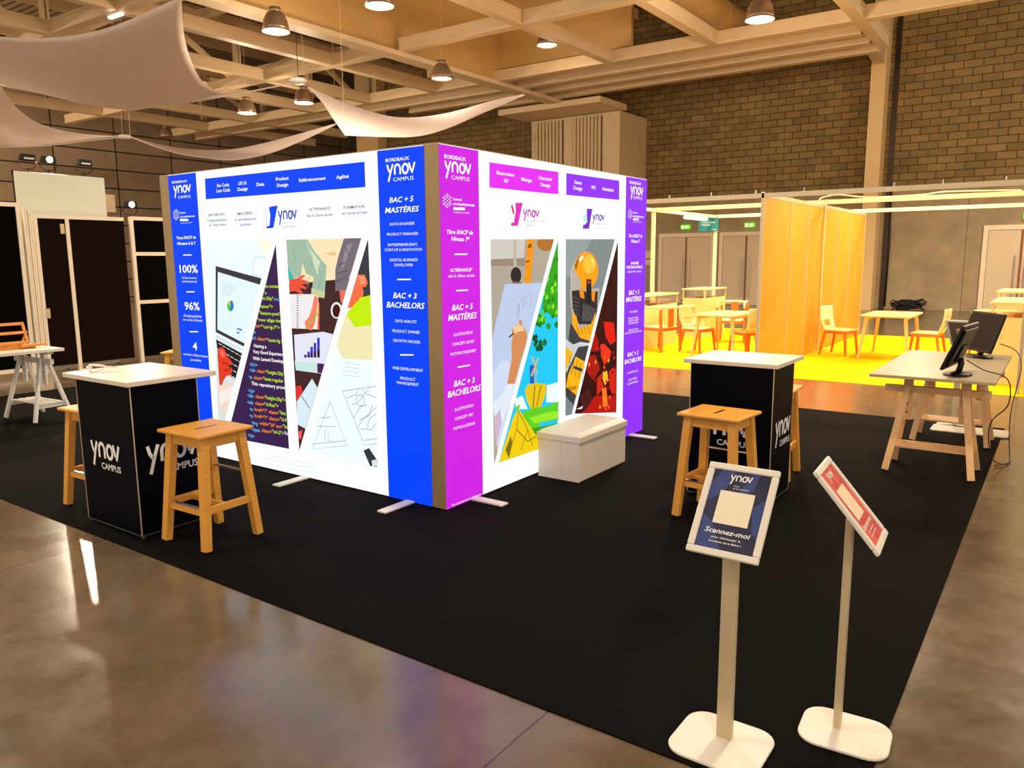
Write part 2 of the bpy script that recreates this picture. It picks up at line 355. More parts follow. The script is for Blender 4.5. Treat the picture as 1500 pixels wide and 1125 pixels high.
('picture_laptop','p',(185,215,220),[(0.67,1.4801),(0.8259,1.4507),(0.8253,1.4454),(0.6694,1.4747)]),
('picture_laptop','p',(185,215,220),[(0.6676,1.4586),(0.8007,1.4326),(0.8001,1.4272),(0.667,1.4532)]),
('picture_laptop','p',(185,215,220),[(0.6652,1.4371),(0.7753,1.4143),(0.7748,1.409),(0.6647,1.4317)]),
('picture_laptop','p',(30,28,34),[(0.5361,1.0429),(0.8825,0.9457),(0.7704,0.7226),(0.6805,0.7511),(0.5528,0.9179)]),
('picture_laptop','p',(232,228,228),[(0.5698,1.0152),(0.6142,1.003),(0.6105,0.9973),(0.5661,1.0095)]),
('picture_laptop','p',(232,228,228),[(0.6258,0.9982),(0.6698,0.9861),(0.6662,0.9804),(0.6222,0.9924)]),
('picture_laptop','p',(232,228,228),[(0.6813,0.9813),(0.7249,0.9693),(0.7213,0.9636),(0.6777,0.9755)]),
('picture_laptop','p',(232,228,228),[(0.7363,0.9645),(0.7795,0.9526),(0.7759,0.947),(0.7327,0.9588)]),
('picture_laptop','p',(232,228,228),[(0.7908,0.9479),(0.8336,0.9361),(0.8301,0.9305),(0.7872,0.9422)]),
('picture_laptop','p',(232,228,228),[(0.8448,0.9314),(0.8717,0.9241),(0.8687,0.9183),(0.8413,0.9258)]),
('picture_laptop','p',(232,228,228),[(0.5549,0.9644),(0.5995,0.9524),(0.5958,0.9466),(0.5512,0.9586)]),
('picture_laptop','p',(232,228,228),[(0.6111,0.9476),(0.6553,0.9356),(0.6516,0.9299),(0.6074,0.9418)]),
('picture_laptop','p',(232,228,228),[(0.6668,0.9308),(0.7106,0.919),(0.707,0.9133),(0.6632,0.9251)]),
('picture_laptop','p',(232,228,228),[(0.722,0.9143),(0.7654,0.9026),(0.7618,0.8968),(0.7184,0.9085)]),
('picture_laptop','p',(232,228,228),[(0.7767,0.8978),(0.8197,0.8862),(0.8161,0.8805),(0.7731,0.8921)]),
('picture_laptop','p',(232,228,228),[(0.8309,0.8816),(0.848,0.877),(0.845,0.8711),(0.8274,0.8759)]),
('picture_laptop','p',(232,228,228),[(0.54,0.9134),(0.5847,0.9015),(0.581,0.8957),(0.5362,0.9076)]),
('picture_laptop','p',(232,228,228),[(0.5964,0.8967),(0.6407,0.8849),(0.637,0.8791),(0.5927,0.8909)]),
('picture_laptop','p',(232,228,228),[(0.6522,0.8802),(0.6962,0.8685),(0.6925,0.8627),(0.6486,0.8744)]),
('picture_laptop','p',(232,228,228),[(0.7076,0.8638),(0.7512,0.8522),(0.7476,0.8465),(0.704,0.858)]),
('picture_laptop','p',(232,228,228),[(0.7625,0.8475),(0.8057,0.8361),(0.8021,0.8303),(0.759,0.8418)]),
('picture_laptop','p',(232,228,228),[(0.817,0.8314),(0.8241,0.8295),(0.8212,0.8237),(0.8134,0.8257)]),
('picture_laptop','p',(232,228,228),[(0.5249,0.8621),(0.5698,0.8503),(0.5661,0.8445),(0.5212,0.8562)]),
('picture_laptop','p',(232,228,228),[(0.5815,0.8456),(0.626,0.834),(0.6223,0.8281),(0.5778,0.8398)]),
('picture_laptop','p',(232,228,228),[(0.6376,0.8293),(0.6817,0.8177),(0.678,0.8119),(0.6339,0.8234)]),
('picture_laptop','p',(232,228,228),[(0.6932,0.813),(0.7369,0.8016),(0.7333,0.7958),(0.6896,0.8072)]),
('picture_laptop','p',(232,228,228),[(0.7483,0.797),(0.7916,0.7857),(0.788,0.7799),(0.7447,0.7912)]),
('picture_laptop','p',(232,228,228),[(0.5098,0.8105),(0.5548,0.7989),(0.5511,0.793),(0.506,0.8046)]),
('picture_laptop','p',(232,228,228),[(0.5666,0.7942),(0.6112,0.7827),(0.6075,0.7769),(0.5629,0.7883)]),
('picture_laptop','p',(232,228,228),[(0.6229,0.7781),(0.6671,0.7667),(0.6635,0.7608),(0.6192,0.7722)]),
('picture_laptop','p',(232,228,228),[(0.6787,0.7621),(0.7225,0.7508),(0.7189,0.745),(0.6751,0.7562)]),
('picture_laptop','p',(232,228,228),[(0.734,0.7462),(0.7767,0.7352),(0.7737,0.7292),(0.7304,0.7404)]),
('picture_laptop','p',(240,215,200),[(0.5168,0.6532),(0.7539,0.6898),(0.6058,0.3951),(0.533,0.4655)]),
('picture_laptop','p',(225,60,35),[(0.5466,0.9175),(0.5714,0.9747),(0.627,0.9817),(0.6656,0.9473),(0.6798,0.9115),(0.7297,0.8745),(0.7457,0.8573),(0.7133,0.833),(0.6839,0.8382),(0.694,0.8205),(0.7354,0.8162),(0.7319,0.7829),(0.7109,0.7535),(0.6556,0.7435),(0.6085,0.7024),(0.5719,0.6487),(0.5429,0.6649)]),
('picture_laptop','p',(250,110,80),[(0.5817,0.9568),(0.625,0.9632),(0.6571,0.9247),(0.6358,0.8957),(0.5888,0.911)]),
('picture_laptop','p',(190,40,24),[(0.5959,0.8652),(0.6616,0.855),(0.6968,0.8465),(0.6713,0.8336),(0.6115,0.8403)]),
('picture_laptop','p',(190,40,24),[(0.6184,0.7926),(0.7113,0.8144),(0.7162,0.8037),(0.6343,0.7715)]),
('picture_laptop','p',(205,215,216),[(0.5408,1.0838),(0.9007,0.9819),(0.8937,0.9679),(0.5391,1.0689)]),
('picture_laptop','p',(245,235,228),[(0.5281,0.5882),(0.7428,0.6676),(0.6816,0.5459),(0.5289,0.484)]),
('picture_laptop','p',(205,228,232),[(0.6257,1.2157),(0.7808,1.1894),(0.7803,1.184),(0.6251,1.2102)]),
('picture_laptop','p',(205,228,232),[(0.6239,1.1992),(0.7554,1.1721),(0.7548,1.1667),(0.6232,1.1938)]),
('picture_laptop','p',(205,228,232),[(0.622,1.1828),(0.7299,1.1548),(0.7293,1.1493),(0.6214,1.1773)]),
('picture_laptop','p',(205,228,232),[(0.6202,1.1663),(0.7042,1.1373),(0.7036,1.1318),(0.6196,1.1608)]),
('picture_code','p',(58,32,78),[(1.3875,1.821),(1.4133,0.2157),(0.6015,0.2092)]),
('picture_code', 't', (190, 240, 40), 'te-conten', 1.2255, 1.4058, 1.5017, 0.027, 1, 0),
('picture_code', 't', (190, 240, 40), '">', 1.2014, 1.246, 1.4443, 0.0273, 1, 0),
('picture_code', 't', (190, 240, 40), 'ht-20p"', 1.1814, 1.3194, 1.4054, 0.0273, 1, 0),
('picture_code', 't', (90, 195, 255), '></d', 1.3229, 1.4002, 1.3996, 0.027, 1, 0),
('picture_code', 't', (190, 240, 40), 'tainer">', 1.1563, 1.3113, 1.3422, 0.0274, 1, 0),
('picture_code', 't', (190, 240, 40), '"feature-post"', 1.1346, 1.3986, 1.2885, 0.0274, 1, 0),
('picture_code', 't', (190, 240, 40), '"row align-ite', 1.1046, 1.3985, 1.2348, 0.0276, 1, 0),
('picture_code', 't', (255, 140, 30), 'ass=', 1.0809, 1.162, 1.1861, 0.028, 1, 0),
('picture_code', 't', (190, 240, 40), '"col-lg-7">', 1.1634, 1.3804, 1.181, 0.0276, 1, 0),
('picture_code', 't', (90, 195, 255), '>', 1.0558, 1.0831, 1.1278, 0.0282, 1, 0),
('picture_code', 't', (90, 195, 255), 'h1', 1.0291, 1.07, 1.0839, 0.0283, 1, 0),
('picture_code', 't', (255, 140, 30), 'class=', 1.0915, 1.2119, 1.0814, 0.0281, 1, 0),
('picture_code', 't', (190, 240, 40), '"text-lg f', 1.2144, 1.4092, 1.0776, 0.0277, 1, 0),
('picture_code', 't', (255, 255, 255), 'Having a', 1.0453, 1.2021, 1.0218, 0.0283, 1, 0),
('picture_code', 't', (255, 255, 255), 'Very Good Experienc', 1.0286, 1.3985, 0.9732, 0.0281, 1, 0),
('picture_code', 't', (255, 255, 255), 'With Laravel Develop', 1.0204, 1.4016, 0.9188, 0.0282, 1, 0),
('picture_code', 't', (90, 195, 255), '</h1>', 0.9735, 1.0757, 0.8647, 0.0288, 1, 0),
('picture_code', 't', (90, 195, 255), '<div', 0.9662, 1.0449, 0.8187, 0.0289, 1, 0),
('picture_code', 't', (255, 140, 30), 'class=', 1.0665, 1.182, 0.8188, 0.0286, 1, 0),
('picture_code', 't', (190, 240, 40), '"height-20p"', 1.1843, 1.4081, 0.8188, 0.0282, 1, 0),
('picture_code', 't', (90, 195, 255), '<p', 0.9548, 0.9957, 0.76, 0.0291, 1, 0),
('picture_code', 't', (255, 140, 30), 'class=', 1.0172, 1.1377, 0.7605, 0.0288, 1, 0),
('picture_code', 't', (190, 240, 40), '"text-regular', 1.14, 1.3921, 0.7616, 0.0283, 1, 0),
('picture_code', 't', (255, 255, 255), 'This repository provi', 0.9826, 1.4021, 0.7094, 0.0286, 1, 0),
('picture_code', 't', (90, 195, 255), '</p>', 0.9346, 1.0187, 0.6448, 0.0293, 1, 0),
('picture_code', 't', (90, 195, 255), '<div', 0.9189, 1.0019, 0.603, 0.0294, 1, 0),
('picture_code', 't', (255, 140, 30), 'class=', 1.0247, 1.1465, 0.6055, 0.0291, 1, 0),
('picture_code', 't', (190, 240, 40), '"height-20p">', 1.1488, 1.4034, 0.6092, 0.0286, 1, 0),
('picture_code', 't', (90, 195, 255), '<div', 0.9133, 0.9951, 0.546, 0.0295, 1, 0),
('picture_code', 't', (255, 140, 30), 'class=', 1.0176, 1.1376, 0.5491, 0.0292, 1, 0),
('picture_code', 't', (190, 240, 40), '"d-flex">', 1.1402, 1.3153, 0.5529, 0.0288, 1, 0),
('picture_code', 't', (90, 195, 255), '<a', 0.9398, 0.9824, 0.4902, 0.0296, 1, 0),
('picture_code', 't', (255, 140, 30), 'href="/" class=', 1.004, 1.3121, 0.496, 0.0291, 1, 0),
('picture_code', 't', (190, 240, 40), '"btn', 1.32, 1.3991, 0.5023, 0.0285, 1, 0),
('picture_code', 't', (90, 195, 255), '<a', 0.9315, 0.9755, 0.4349, 0.0297, 1, 0),
('picture_code', 't', (255, 140, 30), 'href="/" class=', 0.9978, 1.3156, 0.4418, 0.0292, 1, 0),
('picture_code', 't', (190, 240, 40), '"d-f', 1.3238, 1.4053, 0.4494, 0.0286, 1, 0),
('picture_code', 't', (90, 195, 255), '<img', 0.9547, 1.0349, 0.3787, 0.0297, 1, 0),
('picture_code', 't', (255, 140, 30), 'width="20" src=', 1.0563, 1.3459, 0.3869, 0.0291, 1, 0),
('picture_code', 't', (190, 240, 40), '"/s', 1.3535, 1.4095, 0.3944, 0.0286, 1, 0),
('picture_code', 't', (90, 195, 255), '<span', 0.9433, 1.0559, 0.3233, 0.0298, 1, 0),
('picture_code', 't', (255, 140, 30), 'class=', 1.0812, 1.2127, 0.33, 0.0294, 1, 0),
('picture_code', 't', (190, 240, 40), '"ml-2">', 1.2157, 1.365, 0.3365, 0.029, 1, 0),
('picture_code', 't', (255, 255, 255), 'Yn', 1.3689, 1.4108, 0.3412, 0.0287, 1, 0),
('picture_code', 't', (90, 195, 255), '</a>', 0.897, 0.9825, 0.2647, 0.03, 1, 0),
('picture_desk','p',(66,38,38),[(1.5122,1.8514),(2.3196,1.8479),(1.5364,0.2188)]),
('picture_desk','p',(252,226,182),[(2.185,1.568),(1.5172,1.5177),(1.5122,1.8514),(2.3196,1.8479)]),
('picture_desk','p',(235,195,140),[(1.9432,1.7494),(2.0476,1.7561),(2.0571,1.7251),(1.977,1.7335)]),
('picture_desk','p',(160,188,165),[(1.7519,1.8504),(1.8213,1.7665),(1.9042,1.6948),(1.9509,1.6554),(1.909,1.4171),(1.7666,1.4414),(1.8029,1.5755),(1.717,1.5991),(1.6862,1.6797),(1.6609,1.5745),(1.5166,1.5573),(1.513,1.7973),(1.5129,1.8514)]),
('picture_desk','p',(205,222,195),[(1.735,1.8391),(1.8016,1.7588),(1.8801,1.687),(1.8491,1.5838),(1.814,1.6634)]),
('picture_desk','p',(200,205,150),[(1.7729,1.4948),(1.9194,1.4652),(1.909,1.4171),(1.7666,1.4414)]),
('picture_desk','p',(40,190,175),[(1.5152,1.6526),(1.5846,1.5575),(1.518,1.5487),(1.5165,1.5644)]),
('picture_desk','p',(235,80,60),[(1.5233,1.552),(1.6151,1.5627),(1.6918,1.5909),(1.7109,1.5829),(1.6646,1.5583),(1.7374,1.5428),(1.7358,1.5217),(1.6618,1.5208),(1.7215,1.494),(1.7083,1.4824),(1.6347,1.4927),(1.6812,1.4494),(1.6508,1.4422),(1.5951,1.4674),(1.5212,1.4628)]),
('picture_desk','p',(238,232,235),[(1.5183,1.4428),(1.7792,1.4481),(1.8457,1.4317),(1.8214,1.1879),(1.5221,1.1824)]),
('picture_desk','p',(240,100,40),[(1.8428,1.3914),(1.8546,1.3885),(1.838,1.1838),(1.8164,1.186)]),
('picture_desk','p',(110,105,115),[(1.6001,1.4346),(1.6253,1.4351),(1.6248,1.4286),(1.5996,1.428)]),
('picture_desk','p',(110,105,115),[(1.5987,1.4165),(1.6239,1.417),(1.6234,1.4105),(1.5982,1.4099)]),
('picture_desk','p',(110,105,115),[(1.5973,1.3983),(1.6225,1.3989),(1.622,1.3923),(1.5968,1.3917)]),
('picture_desk','p',(110,105,115),[(1.5959,1.3801),(1.6211,1.3808),(1.6206,1.3742),(1.5953,1.3735)]),
('picture_desk','p',(110,105,115),[(1.5944,1.3619),(1.6197,1.3626),(1.6191,1.356),(1.5939,1.3552)]),
('picture_desk','p',(110,105,115),[(1.593,1.3436),(1.6182,1.3444),(1.6177,1.3378),(1.5925,1.337)]),
('picture_desk','p',(110,105,115),[(1.5916,1.3254),(1.6168,1.3262),(1.6163,1.3195),(1.5911,1.3187)]),
('picture_desk','p',(110,105,115),[(1.5901,1.3071),(1.6154,1.3079),(1.6149,1.3013),(1.5896,1.3004)]),
('picture_desk','p',(110,105,115),[(1.5887,1.2888),(1.614,1.2897),(1.6135,1.283),(1.5882,1.2821)]),
('picture_desk','p',(110,105,115),[(1.5873,1.2704),(1.6126,1.2714),(1.6121,1.2647),(1.5868,1.2638)]),
('picture_desk','p',(110,105,115),[(1.5858,1.2521),(1.6112,1.2531),(1.6107,1.2464),(1.5853,1.2454)]),
('picture_desk','p',(110,105,115),[(1.5844,1.2337),(1.6098,1.2347),(1.6093,1.2281),(1.5839,1.227)]),
('picture_desk','p',(110,105,115),[(1.583,1.2153),(1.6083,1.2164),(1.6078,1.2097),(1.5824,1.2086)]),
('picture_desk','p',(110,105,115),[(1.5815,1.1969),(1.6069,1.198),(1.6064,1.1913),(1.581,1.1902)]),
('picture_desk','p',(240,130,95),[(1.8028,1.4389),(1.8451,1.4237),(1.8178,1.3098),(1.7926,1.2274),(1.7547,1.1766),(1.6865,1.1899),(1.6778,1.2391),(1.7299,1.2741),(1.7666,1.3407)]),
('picture_desk','p',(150,190,60),[(1.8429,1.3236),(1.8495,1.3141),(1.712,1.1993),(1.692,1.1968)]),
('picture_desk','p',(118,108,118),[(2.1438,1.8468),(2.1733,1.8485),(2.3196,1.8479),(2.2055,1.6106),(2.1837,1.5784),(2.1694,1.5355),(2.1428,1.4801),(2.0298,1.4752),(2.0421,1.6319),(2.0799,1.7249)]),
('picture_desk','p',(150,138,145),[(2.1633,1.8007),(2.2306,1.8148),(2.1439,1.663),(2.0959,1.6165)]),
('picture_desk','p',(235,110,80),[(2.076,1.4791),(2.1446,1.485),(2.1442,1.4831),(2.1003,1.3918),(2.0825,1.3976)]),
('picture_desk','p',(238,238,238),[(2.0459,1.2786),(2.0311,1.2757),(2.0126,1.278),(1.9962,1.286),(1.9836,1.2989),(1.976,1.3156),(1.9742,1.3343),(1.9784,1.3532),(1.9882,1.3703),(2.0025,1.3841),(2.0199,1.3931),(2.0387,1.3965),(2.0571,1.394),(2.0732,1.386),(2.0856,1.3731),(2.0884,1.3669)]),
('picture_desk','p',(70,15,15),[(2.0528,1.2929),(2.0447,1.2881),(2.0317,1.2853),(2.0189,1.2872),(2.0076,1.2935),(1.999,1.3038),(1.9939,1.317),(1.9928,1.3317),(1.9958,1.3466),(2.0026,1.3601),(2.0126,1.3709),(2.0247,1.378),(2.0377,1.3807),(2.0504,1.3787),(2.0616,1.3723),(2.0701,1.3621),(2.0752,1.349),(2.0758,1.3407)]),
('picture_desk','p',(225,228,245),[(1.5485,1.1333),(1.8806,1.1727),(1.9885,1.1591),(1.8424,0.8554),(1.5474,0.8589)]),
('picture_desk','p',(195,230,225),[(1.5401,0.9299),(1.8037,0.935),(1.7963,0.8646),(1.5476,0.8623)]),
('picture_desk','p',(75,30,90),[(1.7985,0.9313),(1.8795,0.9324),(1.8438,0.8583),(1.796,0.8596)]),
('picture_desk','p',(60,50,190),[(1.6538,0.9865),(1.684,0.9885),(1.6829,0.9744),(1.6527,0.9724)]),
('picture_desk','p',(50,15,60),[(1.6527,0.9724),(1.6829,0.9744),(1.6821,0.9633),(1.6524,0.968)]),
('picture_desk','p',(60,50,190),[(1.6933,1.0125),(1.7232,1.0144),(1.7212,0.9863),(1.6912,0.9843)]),
('picture_desk','p',(50,15,60),[(1.6912,0.9843),(1.7212,0.9863),(1.7197,0.9658),(1.6902,0.9705)]),
('picture_desk','p',(60,50,190),[(1.7309,1.0514),(1.7606,1.0532),(1.757,1.0032),(1.7272,1.0013)]),
('picture_desk','p',(50,15,60),[(1.7272,1.0013),(1.757,1.0032),(1.7545,0.9682),(1.7252,0.9728)]),
('picture_desk','p',(60,50,190),[(1.7701,1.0835),(1.7996,1.0851),(1.7948,1.0175),(1.7653,1.0157)]),
('picture_desk','p',(50,15,60),[(1.7653,1.0157),(1.7948,1.0175),(1.7915,0.9707),(1.7624,0.9753)]),
('picture_desk','p',(60,50,190),[(1.8121,1.1252),(1.8413,1.1268),(1.835,1.0359),(1.8057,1.0341)]),
('picture_desk','p',(50,15,60),[(1.8057,1.0341),(1.835,1.0359),(1.8307,0.9733),(1.8018,0.978)]),
('picture_desk','p',(215,235,245),[(1.541,0.6126),(1.7332,0.8093),(1.7888,0.7438),(1.6265,0.4062),(1.5345,0.4294)]),
('picture_desk','p',(150,165,175),[(1.5923,0.6779),(1.6964,0.5771),(1.6904,0.5645),(1.5861,0.6636)]),
('picture_desk','p',(220,50,40),[(1.5323,0.7325),(1.6025,0.7439),(1.6142,0.6971),(1.5631,0.6321),(1.5312,0.6203)]),
('picture_desk','p',(240,90,100),[(1.5349,0.3682),(1.5885,0.3923),(1.5695,0.3113),(1.5368,0.3246)]),
('picture_desk','l',(128,158,138),[(1.7689,1.8068),(1.7993,1.7271),(1.7887,1.6475)],0.006),
('picture_desk','l',(128,158,138),[(1.5845,1.8097),(1.6118,1.6799)],0.006),
('picture_desk','l',(128,158,138),[(1.8547,1.6633),(1.8951,1.5603),(1.8418,1.4798)],0.006),
('picture_desk','l',(128,158,138),[(1.7647,1.5833),(1.7344,1.5023)],0.006),
('picture_desk','l',(92,84,94),[(2.076,1.663),(2.1561,1.6783)],0.008),
('picture_desk','l',(92,84,94),[(2.0539,1.6008),(2.1753,1.6245)],0.008),
('picture_desk','l',(92,84,94),[(2.0458,1.5461),(2.1658,1.5782)],0.008),
('picture_desk','l',(92,84,94),[(2.1522,1.8009),(2.1922,1.7241)],0.008),
('picture_desk','l',(84,50,46),[(1.8643,1.4241),(1.9916,1.4223)],0.004),
('picture_desk','l',(84,50,46),[(1.8623,1.3952),(1.9828,1.3935)],0.004),
('picture_desk','l',(84,50,46),[(1.8603,1.3661),(1.9739,1.3646)],0.004),
('picture_desk','l',(84,50,46),[(1.8583,1.337),(1.9649,1.3356)],0.004),
('picture_desk','l',(84,50,46),[(1.8563,1.3079),(1.956,1.3065)],0.004),
('picture_desk','l',(84,50,46),[(1.8542,1.2787),(1.947,1.2773)],0.004),
('picture_desk','l',(84,50,46),[(1.8522,1.2494),(1.938,1.248)],0.004),
('picture_sketches','p',(238,250,251),[(2.3836,1.8419),(2.3991,0.2086),(1.6006,0.2113)]),
('picture_sketches','p',(58,58,64),[(2.3836,1.8419),(2.3872,1.4593),(2.3854,1.4207),(2.166,1.3888)]),
('picture_sketches','p',(238,230,180),[(2.1254,1.3042),(2.3889,1.2854),(2.3916,0.9972),(2.0802,0.9837),(2.0162,1.0763),(2.0231,1.0911)]),
('picture_sketches','p',(255,112,70),[(2.2647,1.5942),(2.3384,1.5947),(2.3637,1.5419),(2.3448,1.5112),(2.3077,1.5076),(2.3233,1.4728),(2.3081,1.4342),(2.2523,1.4175),(2.2568,1.379),(2.1593,1.3527),(2.1531,1.3619)]),
('picture_sketches','p',(255,150,110),[(2.2727,1.5867),(2.3335,1.584),(2.346,1.5341),(2.2912,1.5257)]),
('picture_sketches','p',(195,235,10),[(2.1343,1.3127),(2.2862,1.4337),(2.3873,1.4539),(2.3892,1.2448),(2.2191,1.2219)]),
('picture_sketches','l',(150,185,190),[(2.1131,0.957),(2.26,0.9517)],0.003),
('picture_sketches','l',(150,185,190),[(2.0929,0.9266),(2.2517,0.9225)],0.003),
('picture_sketches','l',(150,185,190),[(2.0725,0.8959),(2.2433,0.8932)],0.003),
('picture_sketches','l',(150,185,190),[(2.0521,0.8651),(2.235,0.8638)],0.003),
('picture_sketches','l',(140,130,165),[(1.9226,0.651),(1.6932,0.2545),(2.083,0.3331),(1.9226,0.651)],0.004),
('picture_sketches','l',(140,130,165),[(1.7036,0.2941),(2.0711,0.3682)],0.004),
('picture_sketches','l',(140,130,165),[(1.7568,0.442),(1.9656,0.4637)],0.004),
('picture_sketches','l',(140,130,165),[(1.8543,0.4249),(1.8361,0.3374),(1.9027,0.3462),(1.8777,0.4108)],0.004),
('picture_sketches','l',(140,130,165),[(1.7988,0.5117),(1.9145,0.5281)],0.004),
('picture_sketches','l',(140,130,165),[(2.0608,0.742),(2.4197,0.8115)],0.004),
('picture_sketches','l',(140,130,165),[(2.0608,0.742),(2.2731,0.362),(2.3992,0.3903)],0.004),
('picture_sketches','l',(140,130,165),[(2.275,0.3982),(2.401,0.4276)],0.004),
('picture_sketches','l',(140,130,165),[(2.0974,0.6932),(2.2026,0.7277),(2.2396,0.7842)],0.004),
('picture_sketches','l',(140,130,165),[(2.1526,0.6498),(2.2104,0.6638),(2.2934,0.7444),(2.34,0.7885)],0.004),
('picture_sketches','l',(140,130,165),[(2.17,0.5537),(2.2431,0.643),(2.3115,0.6662)],0.004),
('picture_sketches','l',(140,130,165),[(2.2123,0.4933),(2.2605,0.5478),(2.4124,0.6607)],0.004),
('picture_sketches','l',(140,130,165),[(2.2342,0.4796),(2.3465,0.4852),(2.4069,0.5486)],0.004),
('picture_sketches','l',(140,130,165),[(2.2727,0.7744),(2.3045,0.7454),(2.4155,0.7244)],0.004),
('picture_sketches','l',(140,130,165),[(2.3022,0.4879),(2.3399,0.573),(2.41,0.6128)],0.004),
('picture_sketches','l',(140,130,165),[(2.2264,0.5438),(2.3296,0.5879),(2.367,0.6719)],0.004),
('picture_sketches','l',(140,130,165),[(2.2908,0.6961),(2.2854,0.6775),(2.2722,0.6616),(2.2536,0.6516),(2.2335,0.6495),(2.2157,0.6557),(2.2038,0.6692),(2.2003,0.6871),(2.2059,0.7059),(2.2193,0.7218),(2.238,0.7316),(2.2581,0.7336),(2.2757,0.7272),(2.2873,0.7138),(2.2908,0.6961)],0.004),
('picture_sketches','p',(50,55,62),[(2.2595,0.3192),(2.3172,0.3468),(2.3975,0.2653),(2.3906,0.2155),(2.3215,0.2132)]),
('picture_sketches','p',(220,225,225),[(2.3394,0.2568),(2.3934,0.2729),(2.3955,0.2243),(2.3439,0.2133)]),
('programme_text','l',(205,228,238),[(1.1231,0.1233),(1.7325,0.1352)],0.006),
('programme_text','l',(205,228,238),[(1.0436,0.0887),(1.7252,0.0966)],0.006),
('programme_text','l',(205,228,238),[(0.9628,0.0536),(1.718,0.0578)],0.006)]
